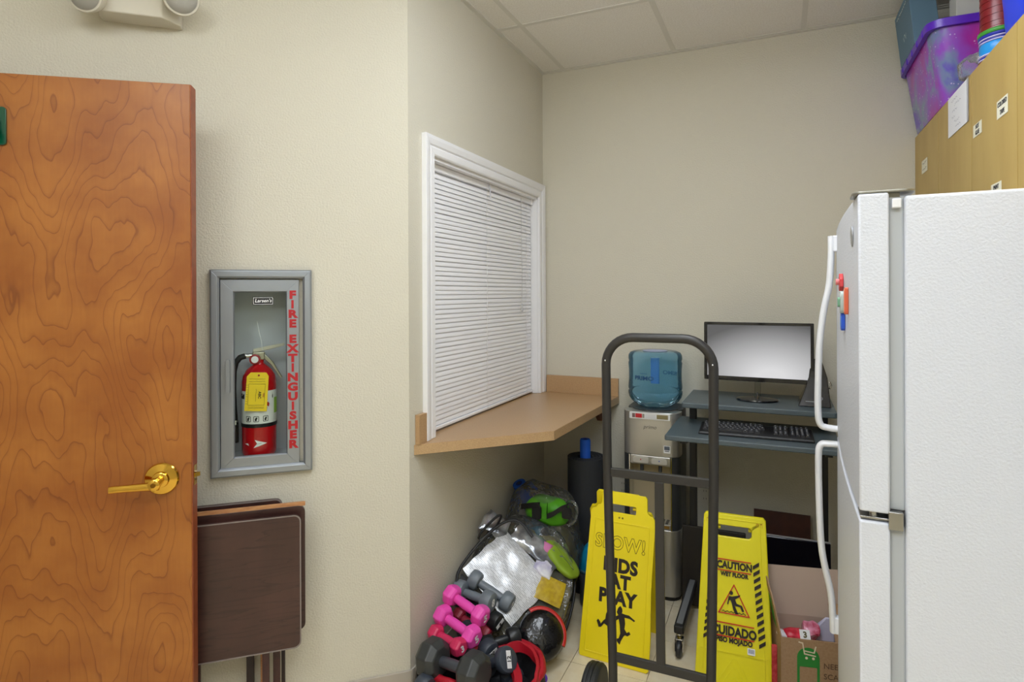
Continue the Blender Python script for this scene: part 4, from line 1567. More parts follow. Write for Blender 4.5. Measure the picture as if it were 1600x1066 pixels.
# ------------------------------------------------------------------ floor signs
m_yel = mat('sign_yellow', (240, 218, 20), .38)
m_yel2 = mat('sign_yellow_lime', (226, 214, 24), .38)
m_sblack = mat('sign_print_black', (34, 24, 22), .55)
m_sred = mat('sign_print_red', (196, 30, 24), .55)
def a_frame(label, loc, rz, foot, tilt, outline, hole, inset, m, hole_back, th=.012):
    t = thing('floor_sign', label, 'sign', loc, rz)
    fp = None
    for sgn, nm in ((-1, 'front_panel'), (1, 'back_panel')):
        b = MB()
        b.plate([outline, hole if sgn < 0 else rrect(hole_back[0], hole_back[1], hole_back[2], hole_back[3], .006)], 0, th)
        o = b.build(nm, m, t, smooth=30, bevel=.004)
        if sgn < 0:
            o.location = (0, -foot, 0.002)
            o.rotation_euler = (R(-tilt), 0, 0)
            fp = o
        else:
            o.location = (0, foot, 0.002)
            o.rotation_euler = (R(-tilt), 0, R(180))
        b = MB()
        b.plate(inset, -.0025, .001)
        k = b.build('moulded_ridge', m, o, smooth=30, bevel=.001)
    b = MB()
    for x in (-.07, .07):
        b.tube([(x - .02, 0, .585), (x + .02, 0, .585)], .007, 10)
    b.build('hinge_pin', m, t)
    return t, fp
ol = [(-.135, .0), (.142, .0), (.150, .01), (.152, .12), (.146, .30), (.150, .565), (.140, .585), (.125, .588), (.115, .60), (.112, .652), (.104, .662), (-.072, .662), (-.082, .652), (-.082, .615), (-.088, .604), (-.100, .602), (-.106, .59), (-.122, .586), (-.128, .575), (-.138, .12), (-.140, .01)]
hl = rrect(-.047, .068, .582, .614, .006)
ins = [[(-.118, .022), (.128, .022), (.128, .545), (-.110, .545)], [(-.113, .027), (.123, .027), (.123, .540), (-.105, .540)]]
sg, fp = a_frame('yellow folding floor sign about slowing for children playing, left of the dispenser', (-.62, 2.515, 0), -3, .155, 12.9, ol, hl, ins, m_yel, (-.072, .060, .556, .616))
b = MB()
me = None
# outlined word: a ring of each letter
def outline_text(b, s_, size, x, z, w, y):
    cu = bpy.data.curves.new('tmp', 'FONT')
    cu.body = s_
    cu.size = size
    cu.align_x = 'CENTER'
    cu.align_y = 'CENTER'
    cu.fill_mode = 'NONE'
    cu.offset = .002
    cu.bevel_depth = w
    cu.bevel_resolution = 0
    cu.resolution_u = 3
    cu.space_character = 1.08
    o = bpy.data.objects.new('tmp', cu)
    me = bpy.data.meshes.new_from_object(o)
    bpy.data.objects.remove(o)
    bpy.data.curves.remove(cu)
    me.transform(Matrix.Translation((x, y, z)) @ Matrix.Rotation(pi / 2, 4, 'X') @ Matrix.Diagonal((.90, 1, .4, 1)))
    b.mesh(me)
outline_text(b, 'SLOW!', .074, .008, .458, .0011, -.0008)
b.build('outlined_lettering', mat('sign_print_olive', (120, 96, 12), .6), fp, smooth=0)
b = MB()
for s_, z, x in (('KIDS', .371, .014), ('AT', .309, .016), ('PLAY', .247, .008)):
    b = MB()
    b.text(s_, .072, x, z, -.0008, bold=.0036, space=1.04, sx=.93)
    b.build('lettering', m_sblack, fp, smooth=0)
k1 = [(.010, .196), (.016, .214), (.024, .222), (.032, .214), (.034, .204), (.032, .196), (.046, .194), (.062, .194), (.080, .184), (.088, .180), (.084, .175), (.066, .182), (.044, .182), (.048, .160), (.046, .140), (.056, .128), (.066, .134), (.072, .126), (.060, .116), (.050, .118), (.044, .112), (.034, .092), (.030, .078), (.022, .084), (.010, .096), (.024, .100), (.030, .120), (.026, .150), (.020, .172), (.010, .164), (.004, .168), (.008, .180), (.018, .186)]
k2 = [(-.024, .196), (-.014, .196), (-.008, .186), (-.012, .176), (-.020, .172), (-.010, .160), (-.004, .150), (-.012, .142), (-.004, .120), (-.012, .092), (-.022, .094), (-.018, .116), (-.026, .136), (-.040, .142), (-.052, .126), (-.062, .124), (-.072, .146), (-.066, .154), (-.058, .146), (-.054, .138), (-.044, .152), (-.036, .160), (-.034, .180), (-.030, .190)]
b = MB()
b.plate([k1], -.0012, -.0004)
b.plate([k2], -.0012, -.0004)
b.plate([arc(-.002, .104, .010, 0, 345, 18)], -.0012, -.0004)
b.build('playing_children_print', m_sblack, fp, smooth=0)
b = MB()
for x in (-.002, .012):
    b.plate([arc(x, .562, .004, 0, 330, 10)], -.0012, -.0002)
b.build('vent_dots', mat('sign_dimple', (130, 110, 10), .6), fp, smooth=0)

ol2 = [(-.136, 0), (.136, 0), (.138, .01), (.112, .652), (.104, .664), (-.104, .664), (-.112, .652), (-.138, .01)]
hl2 = rrect(-.064, .062, .583, .622, .014)
ins2 = [[(-.110, .03), (.110, .03), (.092, .648), (-.092, .648)], [(-.106, .034), (.106, .034), (.088, .644), (-.088, .644)]]
sg2, fp2 = a_frame('yellow folding wet floor caution sign beside the cardboard box', (-.165, 2.462, 0), 2, .19, 15.95, ol2, hl2, ins2, m_yel2, (-.07, .07, .53, .626))
for s_, sz, z, bo, kx in (('CAUTION', .0345, .480, .0016, .80), ('WET FLOOR', .0205, .449, .0011, .84), ('CUIDADO', .0415, .2545, .0018, .80), ('PISO MOJADO', .0235, .224, .0011, .84)):
    b = MB()
    b.text(s_, sz, .001, z, -.0036, bold=bo, sx=kx)
    b.build('lettering', m_sblack, fp2, smooth=0)
b = MB()
for z, w in ((.500, .060), (.4615, .060), (.281, .070), (.2365, .070)):
    b.box(-w, w, -.004, -.0026, z - .0018, z + .0018)
def inset_tri(a):
    return [(0, .418 - a * 2), (-.056 + a * 1.75, .312 + a), (.056 - a * 1.75, .312 + a)]
b.plate([inset_tri(0), inset_tri(.0035)], -.004, -.0026)
b.build('red_print', m_sred, fp2, smooth=0)
b = MB()
b.plate([arc(-.010, .386, .0068, 0, 345, 18)], -.004, -.0026)
b.plate([[(-.018, .374), (-.006, .374), (.016, .381), (.022, .384), (.021, .378), (.004, .366), (.010, .352), (.028, .348), (.036, .330), (.029, .327), (.022, .342), (.004, .344), (.002, .346), (.010, .330), (.016, .318), (.006, .316), (-.002, .330), (-.008, .352), (-.012, .362), (-.017, .360), (-.019, .346), (-.024, .346)]], -.004, -.0026)
wv_ = []
for k in range(25):
    wv_.append((-.042 + k * .0035, .3205 + (.0032 if (k // 1) % 4 in (1, 2) else 0)))
b.plate([wv_ + [(x, z - .0024) for x, z in wv_[::-1]]], -.004, -.0026)
b.build('slip_figure_print', m_sblack, fp2, smooth=0)
for sx in (-1, 1):
    for k in range(12):
        z = .216 + k * .0238
        xo = .098 - k * .0019
        q = [(xo - .0115, z), (xo - .0115, z + .013), (xo + .0105, z + .029), (xo + .0105, z + .016)]
        if sx < 0:
            q = [(x - 2 * xo + .003, zz) for x, zz in q]
        b = MB()
        b.plate([q], -.004, -.0026)
        b.build('hazard_stripe', m_sblack, fp2, smooth=0)
b = MB()
b.plate([rrect(.047, .073, .190, .212, .002)], -.0042, -.0026)
st = b.build('barcode_sticker', mat('print_white', (235, 235, 235), .5), fp2, smooth=0)
b = MB()
for k in range(6):
    b.box(.050, .070, -.0046, -.0042, .196 + k * .0022, .1972 + k * .0022)
b.build('barcode_lines', mat('print_bluegrey', (110, 120, 150), .5), st, smooth=0)
b = MB()
b.box(-.115, .115, -.0030, -.0002, .182, .1845)
for k in range(4):
    for sx in (-1, 1):
        x0 = sx * (.085 - k * .022)
        b.plate([[(x0, .04), (x0 + .006, .04), (sx * .004 + .006, .165 - k * .03), (sx * .004, .165 - k * .03)]], -.0016, 0)
b.build('embossed_chevrons', m_yel2, fp2, smooth=0)
b = MB()
for x in (-.098, .082, .096):
    b.plate([[(x - .004, .628), (x - .003, .628), (x - .003, .640), (x + .003, .640), (x + .003, .628), (x + .004, .628), (x + .004, .642), (x - .004, .642)]], -.0012, 0)
b.build('moulded_slots', mat('slot_orange', (190, 120, 10), .6), fp2, smooth=0)

# ------------------------------------------------------------------ cardboard box
m_card = mat('cardboard', (168, 136, 104), .8, var=(120, (156, 124, 92), .2))
m_cardin = mat('cardboard_inside', (186, 164, 148), .8)
m_grn = mat('print_green', (40, 132, 50), .7)
m_brn = mat('print_brown', (96, 72, 52), .7)
bx = thing('cardboard_box', 'open cardboard box with a green shopping cart print, beside the fridge', 'box', (-.002, 2.279, 0), 12)
BW, BD, BH, t_ = .31, .17, .298, .004
b = MB()
b.box(0, BW, 0, t_, 0, BH)
fpn = b.build('front_side', m_card, bx, smooth=0)
b = MB()
b.box(0, t_, t_, BD, 0, BH)
b.build('left_side', m_card, bx, smooth=0)
b = MB()
b.box(BW - t_, BW, t_, BD, 0, BH)
b.build('right_side', m_card, bx, smooth=0)
b = MB()
b.box(t_, BW - t_, BD - t_, BD, 0, BH)
b.build('back_side', m_cardin, bx, smooth=0)
b = MB()
b.box(t_, BW - t_, t_, BD - t_, .001, .005)
b.build('bottom', m_cardin, bx, smooth=0)
b = MB()
b.box(-.02, BW, 0, t_, 0, .168)
o = b.build('back_flap', m_cardin, bx, smooth=0)
o.location = (0, BD - t_, BH)
o.rotation_euler = (R(-14), 0, 0)
b = MB()
b.loft([[(0, .004, 0), (t_, .004, 0), (t_, BD - .004, 0), (0, BD - .004, 0)], [(0, .03, .09), (t_, .03, .09), (t_, BD - .03, .09), (0, BD - .03, .09)], [(0, .085, .165), (t_, .085, .165), (t_, .105, .165), (0, .105, .165)]])
lf = b.build('left_flap', m_card, bx, smooth=0, loc=(0, 0, BH), rot=(0, R(-10), 0))
b = MB()
b.loft([[(-.0006, .06, -.06), (-.0002, .06, -.06), (-.0002, .13, -.06), (-.0006, .13, -.06)], [(-.0006, .075, .1), (-.0002, .075, .1), (-.0002, .115, .1), (-.0006, .115, .1)]])
b.build('green_print', m_grn, lf, smooth=0)
b = MB()
b.box(0, .15, 0, t_, 0, .14)
o = b.build('right_flap', m_card, bx, smooth=0, loc=(BW * .62, .05, BH - .045), rot=(R(-32), R(-12), R(-14)))
b = MB()
for q in frame_boards(.035, .115, .03, .11, [(0, 0), (.0025, 0), (.0025, .0006), (0, .0006)], 'lrtb'):
    me = bpy.data.meshes.new('t')
    q.bm.to_mesh(me)
    q.bm.free()
    b.mesh(me)
b.plate([[(.05, .055), (.075, .055), (.075, .08), (.07, .08), (.07, .06), (.055, .06), (.055, .08), (.05, .08)]], -.0006, 0)
b.build('flap_print', m_brn, o, smooth=0)
# print on the front: green tag with a cart on top
b = MB()
lab_ = [(.052, .02), (.124, .02), (.124, .24)] + arc(.088, .236, .036, 6, 174, 12) + [(.052, .24)]
b.plate([lab_, rrect(.060, .116, .130, .205, .003)], -.0008, 0)
b.build('green_tag_print', m_grn, fpn, smooth=0)
b = MB()
cart = [(.056, .287), (.068, .284), (.074, .248), (.112, .243), (.112, .247), (.0775, .252), (.076, .258), (.108, .254), (.114, .278), (.110, .279), (.105, .258), (.0755, .262), (.0715, .288), (.057, .291)]
b.plate([cart], -.0016, -.0006)
for x in (.082, .104):
    b.plate([arc(x, .236, .0045, 0, 330, 12)], -.0016, -.0006)
b.build('cart_print', mat('print_cream', (222, 206, 180), .7), fpn, smooth=0)
b = MB()
for k, s_ in enumerate(('NEED MORE?', 'SCAN HERE', 'WALL ART')):
    b.text(s_, .026, .136, .214 - k * .036, -.0008, align='LEFT')
b.build('lettering', m_brn, fpn, smooth=0)
Mb = Matrix.Translation((-.002, 2.279, 0)) @ Matrix.Rotation(R(12), 4, 'Z')
def inbox(x, y, z):
    return Mb @ Vector((x, y, z))
fl = thing('box_filling', 'folded brown wrapping paper filling the bottom of the cardboard box', 'paper', inbox(0, 0, .006), 12)
b = MB()
b.box(.01, BW - .01, .01, BD - .01, 0, .24)
b.rough(.004, 20, 1)
b.build('paper_wad', m_cardin, fl, smooth=40)
p = thing('snack_pack', 'red and white packet lying in the cardboard box', 'packet', inbox(.062, .075, .268), 12)
b = MB()
b.ell(.045, .03, .022, (0, 0, 0), 18, 10, .7)
b.rough(.006, 30, 3)
b.build('packet_body', mat('packet_red', (186, 24, 48), .35, var=(30, (225, 60, 80), .1)), p, smooth=50)
b = MB()
Mq = Matrix.Translation((.012, -.022, .012)) @ Matrix.Rotation(R(-35), 4, 'X')
b.box(.0, .034, -.004, 0, -.012, .022, Mq)
pp = b.build('packet_label', mat('print_white', (235, 235, 235), .5), p, smooth=0)
b = MB()
b.text('3', .026, .017, .005, -.0046, Mq, bold=.0012)
b.build('packet_number', mat('print_olive', (96, 90, 50), .6), pp, smooth=0)
b = MB()
b.ell(.02, .018, .012, (-.045, -.01, .008), 12, 8)
b.rough(.006, 40, 5)
b.build('white_tissue', mat('tissue', (232, 228, 232), .8), p, smooth=50)
p = thing('pink_plastic_bag', 'crumpled pink plastic bag in the cardboard box', 'bag', inbox(.12, .10, .268), 12)
b = MB()
b.ell(.03, .03, .036, (0, 0, .008), 18, 12)
b.rough(.022, 28, 9)
b.build('bag_film', mat('film_pink', (222, 150, 176), .2, var=(30, (170, 40, 70), .12)), p, smooth=30)
p = thing('lavender_pouch', 'pale lavender pouch standing in the cardboard box', 'pouch', inbox(.168, .112, .245), 12)
b = MB()
b.loft([[(-.035, -.012, 0), (.035, -.012, 0), (.035, .012, 0), (-.035, .012, 0)], [(-.028, -.010, .045), (.034, -.010, .045), (.034, .010, .045), (-.028, .010, .045)], [(.006, -.004, .082), (.022, -.004, .082), (.022, .004, .082), (.006, .004, .082)]])
b.build('pouch_body', mat('pouch_lavender', (186, 184, 208), .5), p, smooth=40, bevel=.004)
p = thing('red_packet', 'red packet wedged between the box and the yellow caution sign', 'packet', (-.022, 2.262, 0.001), 10)
b = MB()
b.box(-.010, .008, -.006, .006, 0, .275)
b.build('packet_body', mat('packet_dark_red', (160, 20, 34), .4, var=(60, (190, 60, 66), .1)), p, smooth=0, bevel=.003)

# ------------------------------------------------------------------ exercise gear in the corner
m_mat = mat('mat_black', (40, 42, 46), .75, bump=(200, .3, .001))
rm = thing('rolled_mat', 'black rolled exercise mat standing upright under the counter end', 'mat', (-.915, 2.945, 0), 0)
b = MB()
sp_in, sp_out = [], []
N_ = 120
for k in range(N_ + 1):
    a = 2 * pi * 3.3 * k / N_
    rr = .040 + .058 * k / N_
    sp_out.append(((rr + .006) * cos(a), (rr + .006) * sin(a)))
    sp_in.append(((rr - .007) * cos(a), (rr - .007) * sin(a)))
n = len(sp_out)
vs = [(x, y, 0) for x, y in sp_out] + [(x, y, 0) for x, y in sp_in] + [(x, y, .665) for x, y in sp_out] + [(x, y, .665) for x, y in sp_in]
fs = []
for k in range(n - 1):
    fs += [(k, k + 1, 2 * n + k + 1, 2 * n + k), (n + k, 3 * n + k, 3 * n + k + 1, n + k + 1), (2 * n + k, 2 * n + k + 1, 3 * n + k + 1, 3 * n + k), (k, n + k, n + k + 1, k + 1)]
fs += [(0, 2 * n, 3 * n, n), (n - 1, 2 * n - 1, 4 * n - 1, 3 * n - 1)]
b._add(vs, fs)
b.build('mat_roll', m_mat, rm, smooth=30)
m_foam = mat('foam_blue', (16, 84, 190), .7, bump=(160, .3, .001))
m_foam_d = mat('foam_dark_blue', (10, 40, 120), .8)
ft = thing('foam_stick', 'blue foam stick poking out of the black rolled mat', 'foam stick', (-.915, 2.945, 0.001), 0)
b = MB()
b.lathe([(.026, 0), (.027, .004), (.027, .745), (.024, .752)], 24)
b.build('stick_body', m_foam, ft, smooth=50)
b = MB()
b.lathe([(.010, .7522), (.001, .7526)], 14)
b.build('stick_core', m_foam_d, ft)
nd = thing('foam_roller', 'blue foam roller leaning on the wall, its end showing above the bags', 'foam roller', (-1.085, 3.02, .035), 0)
a0, a1 = Vector((0, 0, 0)), Vector((-.13, -.24, .50))
b = MB()
b.tube([a0, a0 * .5 + a1 * .5, a1], .034, 28)
b.build('roller_body', m_foam, nd, smooth=50)
dv_ = (a1 - a0).normalized()
b = MB()
b.tube([a1 + dv_ * .0002, a1 + dv_ * .0012], .017, 22)
o = b.build('roller_core', m_foam_d, nd, smooth=0)
b = MB()
b.tube([a1 + dv_ * .0012, a1 + dv_ * .0018], .006, 14)
b.build('roller_hole', m_black, o, smooth=0)

bl_ = thing('teal_ball', 'teal topped round canister between the bags and the yellow sign', 'canister', (-.812, 2.78, 0), 0)
b = MB()
b.lathe([(.05, 0), (.07, .004), (.078, .03), (.082, .17)], 30)
b.build('grey_body', mat('canister_grey', (96, 104, 112), .45), bl_, smooth=50)
b = MB()
b.lathe([(.083, .171), (.086, .176), (.086, .184), (.083, .188)], 30)
b.build('band', mat('canister_band', (70, 110, 128), .4), bl_, smooth=50)
b = MB()
b.lathe([(.083, .188)] + [(.083 * cos(R(a)), .19 + .12 * sin(R(a))) for a in range(5, 88, 9)] + [(.004, .310)], 30)
b.build('teal_dome', mat('canister_teal', (18, 134, 176), .35), bl_, smooth=60)

# --- clear bags
def heap_z(x, y):
    return -.732 * (x + 1.262) + .744 * (y - 2.305) + .427
m_film = clear_mat('bag_vinyl', (251, 252, 250), .33, .10, .05, (240, 242, 240), (9, 1.0, .06))
m_piping = mat('black_piping', (20, 20, 22), .45)
lb = thing('clear_bag', 'large clear vinyl bag with black piping, stuffed and lying against the wall', 'bag', (-1.035, 2.40, 0))
def heap_blob(sc, grow, seed, amp, freq, seg=44, rings=26):
    b = MB()
    b.ell(.205 * sc, .235 * sc, .25 * sc, (0, 0, .25 * sc), seg, rings, .72)
    for v in b.bm.verts:
        h = heap_z(v.co.x - 1.035, v.co.y + 2.40) - .03 + grow
        if v.co.z > h:
            v.co.z = max(h, .06)
    b.rough(amp, freq, seed, .003)
    for v in b.bm.verts:
        v.co.x = max(v.co.x, -.222)
    return b
heap_blob(.93, -.035, 3, .018, 9).build('dark_stuffing', mat('stuffing_olive', (112, 100, 44), .7, var=(8, (56, 54, 40), .12)), lb, smooth=60)
heap_blob(1.0, .016, 8, .016, 16).build('vinyl_shell', m_film, lb, smooth=60)
b = MB()
P = [(-1.222, 2.150, .306), (-1.238, 2.185, .336), (-1.214, 2.260, .390), (-1.158, 2.330, .464), (-1.102, 2.400, .500), (-1.051, 2.425, .492), (-.99, 2.41, .436)]
P = [Vector(p_) - Vector((1.035 * -1, 2.40, 0)) for p_ in P]
def smooth_path(P, n=2):
    for _ in range(n):
        Q = [P[0]]
        for a, c in zip(P[:-1], P[1:]):
            Q += [a * .75 + c * .25, a * .25 + c * .75]
        Q.append(P[-1])
        P = Q
    return P
b.tube(smooth_path(P), .0065, 10)
b.build('piping', m_piping, lb, smooth=60)
b = MB()
P = [(-1.201, 2.305, .436), (-1.204, 2.33, .452), (-1.158, 2.41, .508), (-1.138, 2.42, .505), (-1.143, 2.34, .468), (-1.190, 2.295, .432)]
b.tube(smooth_path([Vector(p_) - Vector((-1.035, 2.40, 0)) for p_ in P]), .0055, 8)
b.build('carry_loop', m_piping, lb, smooth=60)
b = MB()
P = [(.20, -.06, .05), (.205, .03, .10), (.205, .10, .16), (.19, .16, .23), (.155, .20, .30)]
b.tube(smooth_path([Vector(p_) for p_ in P]), .006, 8)
b.build('piping', m_piping, lb, smooth=60)
b = MB()
b.loft([[(-.205, -.25, .21), (-.15, -.25, .20), (-.13, -.20, .27), (-.20, -.20, .31)], [(-.205, -.235, .22), (-.15, -.235, .21), (-.13, -.185, .275), (-.20, -.185, .32)]])
b.rough(.008, 20, 1)
b.build('black_end_panel', mat('nylon_black', (18, 18, 20), .6), lb, smooth=40)

# silver printed pack inside the bag, lying on the slope
def printed_silver():
    m = bpy.data.materials.new('printed_silver_film')
    m.use_nodes = True
    nt = m.node_tree
    B = nt.nodes['Principled BSDF']
    N = nt.nodes.new
    tc = N('ShaderNodeTexCoord')
    sx = N('ShaderNodeSeparateXYZ')
    nt.links.new(tc.outputs['Object'], sx.inputs[0])
    a = N('ShaderNodeMath')
    a.operation = 'MULTIPLY'
    a.inputs[1].default_value = 150.0
    nt.links.new(sx.outputs['Y'], a.inputs[0])
    f = N('ShaderNodeMath')
    f.operation = 'FRACT'
    nt.links.new(a.outputs[0], f.inputs[0])
    g = N('ShaderNodeMath')
    g.operation = 'LESS_THAN'
    g.inputs[1].default_value = .34
    nt.links.new(f.outputs[0], g.inputs[0])
    n = N('ShaderNodeTexNoise')
    n.inputs['Scale'].default_value = 1.0
    n.inputs['Detail'].default_value = 1
    mp = N('ShaderNodeMapping')
    mp.inputs['Scale'].default_value = (40, 150, 1)
    nt.links.new(tc.outputs['Object'], mp.inputs['Vector'])
    nt.links.new(mp.outputs['Vector'], n.inputs['Vector'])
    h = N('ShaderNodeMath')
    h.operation = 'GREATER_THAN'
    h.inputs[1].default_value = .47
    nt.links.new(n.outputs['Fac'], h.inputs[0])
    mu = N('ShaderNodeMath')
    mu.operation = 'MULTIPLY'
    nt.links.new(g.outputs[0], mu.inputs[0])
    nt.links.new(h.outputs[0], mu.inputs[1])
    k = N('ShaderNodeMath')
    k.operation = 'MULTIPLY'
    k.inputs[1].default_value = .6
    nt.links.new(mu.outputs[0], k.inputs[0])
    mx = N('ShaderNodeMix')
    mx.data_type = 'RGBA'
    nt.links.new(k.outputs[0], mx.inputs['Factor'])
    mx.inputs['A'].default_value = lin((226, 228, 232))
    mx.inputs['B'].default_value = lin((90, 94, 100))
    nt.links.new(mx.outputs['Result'], B.inputs['Base Color'])
    B.inputs['Metallic'].default_value = .25
    B.inputs['Roughness'].default_value = .32
    return m
zx = Vector((1, 0, -.732)).normalized()
nn = Vector((.732, -.744, 1)).normalized()
zy = nn.cross(zx).normalized()
def slope_mat(x, y, up, rot=0.0):
    M_ = Matrix((zx, zy, nn)).transposed().to_4x4()
    return Matrix.Translation((x, y, heap_z(x, y) + up)) @ M_ @ Matrix.Rotation(R(rot), 4, 'Z')
def slope_pack(name, label, cat, x, y, up, w, h, th, m, rot, amp, nm):
    t = thing(name, label, cat, (0, 0, 0))
    t.matrix_world = slope_mat(x, y, up, rot)
    b = MB()
    nx, ny = 16, 14
    for sgn in (1, -1):
        vs, fs = [], []
        for j in range(ny + 1):
            for i in range(nx + 1):
                u, v = i / nx * 2 - 1, j / ny * 2 - 1
                edge = (1 - u ** 6) * (1 - v ** 6)
                vs.append((u * w / 2, v * h / 2, sgn * th / 2 * edge))
        for j in range(ny):
            for i in range(nx):
                q = j * (nx + 1) + i
                fs.append((q, q + 1, q + nx + 2, q + nx + 1))
        b._add(vs, fs)
    bmesh.ops.remove_doubles(b.bm, verts=b.bm.verts, dist=1e-5)
    b.rough(amp, 22, x * 10)
    b.build(nm, m, t, smooth=50)
    return t
m_sil_p = printed_silver()
sp_ = slope_pack('silver_pack', 'shiny silver pack with fine printed lines inside the clear bag', 'package', -1.065, 2.318, .002, .300, .265, .022, m_sil_p, -4, .007, 'pack_film')
sp2 = slope_pack('silver_pack', 'crumpled silver and clear film pack above the printed silver pack', 'package', -1.00, 2.475, .004, .24, .10, .03, mat('film_silver', (196, 200, 206), .18, metal=.6, var=(14, (120, 124, 132), .1)), 4, .014, 'pack_film')
slope_pack('silver_pack', 'small crinkled silver film at the upper left edge of the clear bag', 'package', -1.175, 2.425, .004, .12, .10, .024, MATS['film_silver'], 12, .012, 'pack_film')
slope_pack('pink_cloth', 'small pink cloth showing in the upper right of the clear bag', 'cloth', -.958, 2.50, .012, .05, .045, .02, mat('cloth_pink', (206, 120, 170), .6), 20, .005, 'cloth_fold')
slope_pack('lavender_film', 'pale lavender crinkled wrap beside the yellow packet in the clear bag', 'wrap', -.945, 2.435, .010, .09, .075, .024, mat('film_lavender', (190, 186, 214), .2, var=(18, (232, 232, 240), .12)), 10, .012, 'wrap_film')
slope_pack('yellow_packet', 'golden yellow packet at the right side of the clear bag', 'packet', -.900, 2.385, .012, .120, .11, .009, mat('packet_yellow', (196, 168, 30), .4, var=(60, (170, 140, 20), .2)), 22, .004, 'packet_film')
# red rimmed round case
rc_ = thing('round_case', 'round black case with a red rim at the foot of the clear bag', 'case', (-.882, 2.232, .128), 0, None, (R(52), R(14), R(24)))
b = MB()
b.lathe([(.02, -.03), (.078, -.026), (.092, -.01), (.095, .006), (.086, .022), (.055, .036), (.01, .042)], 36)
b.rough(.004, 14, 2)
b.build('case_shell', mat('case_black', (20, 20, 22), .18, bump=(20, .6, .01)), rc_, smooth=60)
b = MB()
b.tube([(.092 * cos(R(a)), .092 * sin(R(a)), .008) for a in range(-14, 131, 9)], .0115, 10)
b.build('red_rim', mat('rim_red', (190, 36, 34), .35), rc_, smooth=60)

# --- second bag, behind, with the green gear
sb = thing('clear_gear_bag', 'clear bag of bright green gear leaning behind the large clear bag', 'bag', (-1.055, 2.715, 0))
b = MB()
b.ell(.185, .122, .285, (0, 0, .288), 40, 24, .75)
b.rough(.028, 8, 11, .003)
for v in b.bm.verts:
    v.co.x = max(v.co.x, -.200)
b.build('vinyl_shell', m_film, sb, smooth=60)
b = MB()
b.ell(.165, .115, .19, (0, 0, .195), 30, 18, .8)
b.rough(.02, 9, 4, .004)
b.build('olive_stuffing', mat('stuffing_olive_light', (142, 134, 58), .7, var=(8, (98, 92, 40), .15)), sb, smooth=60)
b = MB()
b.tube(smooth_path([Vector(p_) for p_ in ((.12, -.03, .50), (.16, -.045, .53), (.19, -.05, .50), (.185, -.06, .44), (.15, -.07, .415))]), [.006] * 18, 8) if False else b.tube(smooth_path([Vector(p_) for p_ in ((.12, -.03, .50), (.16, -.045, .53), (.19, -.05, .50), (.185, -.06, .44), (.15, -.07, .415))]), .007, 8)
b.build('carry_loop', m_film, sb, smooth=60)
gp = thing('green_knee_pads', 'bright lime green gear with black straps in the rear clear bag', 'gear', (-1.015, 2.655, .47), 0)
b = MB()
b.ell(.105, .06, .062, (0, 0, 0), 30, 16, .7)
b.rough(.018, 12, 6)
m_lime = mat('gear_lime', (96, 176, 30), .5, var=(9, (70, 150, 20), .15))
b.build('pad_body', m_lime, gp, smooth=60)
for P in (((-.115, -.045, .015), (-.08, -.068, .03), (-.045, -.074, .04), (-.01, -.07, .045)), ((-.03, -.078, .01), (-.045, -.078, .03), (-.02, -.078, .05), (.0, -.074, .02)), ((.03, -.075, .05), (.03, -.082, .0)), ((.03, -.08, .002), (.06, -.078, .015), (.09, -.066, .04), (.12, -.05, .05))):
    b = MB()
    pts = smooth_path([Vector(p_) for p_ in P], 2)
    b.loft([[q + Vector((0, -.003, -.012)), q + Vector((0, .003, -.012)), q + Vector((0, .003, .012)), q + Vector((0, -.003, .012))] for q in pts])
    b.build('strap', mat('strap_black', (14, 14, 14), .6), gp, smooth=40)
b = MB()
b.plate([rrect(-.045, .0, -.02, .035, .01)], -.082, -.074)
b.build('black_patch', mat('strap_black', (14, 14, 14), .6), gp, bevel=.002)
b = MB()
b.plate([rrect(.095, .140, -.005, .045, .01)], -.062, -.052)
b.build('black_patch', mat('strap_black', (14, 14, 14), .6), gp, bevel=.002)
tb_ = thing('teal_bottle', 'dark teal bottle below the green gear in the rear clear bag', 'bottle', (-1.045, 2.605, .372), 0, None, (R(25), R(60), 0))
b = MB()
b.lathe([(.02, -.07), (.034, -.06), (.036, .02), (.03, .04), (.016, .05)], 22)
b.build('bottle_body', mat('bottle_teal', (10, 84, 110), .4), tb_, smooth=50)
b = MB()
b.lathe([(.017, .05), (.017, .07), (.012, .073)], 18)
b.build('bottle_cap', m_black, tb_, smooth=40)
lp = thing('lime_pouch', 'dull lime green zip pouch draped over the right of the large clear bag', 'pouch', (-.900, 2.535, .305), 0, None, (R(-12), R(38), R(-14)))
b = MB()
b.ell(.100, .070, .022, (0, 0, 0), 32, 14, .75)
b.rough(.008, 16, 3)
b.build('pouch_body', mat('pouch_lime', (150, 178, 44), .6, var=(8, (130, 160, 34), .2)), lp, smooth=60)
b = MB()
b.tube([(-.07 + k * .014, -.012 + .004 * sin(k), .021) for k in range(11)], .0028, 6)
b.build('zip', mat('zip_olive', (96, 116, 24), .5), lp)
b = MB()
scribble(b, .050, .075, 0, .004, 0, Matrix.Translation((0, -.018, .0215)) @ Matrix.Rotation(R(-90), 4, 'X'), .004, .0010)
b.build('pouch_print', mat('print_pale_lime', (200, 215, 120), .6), lp, smooth=0)

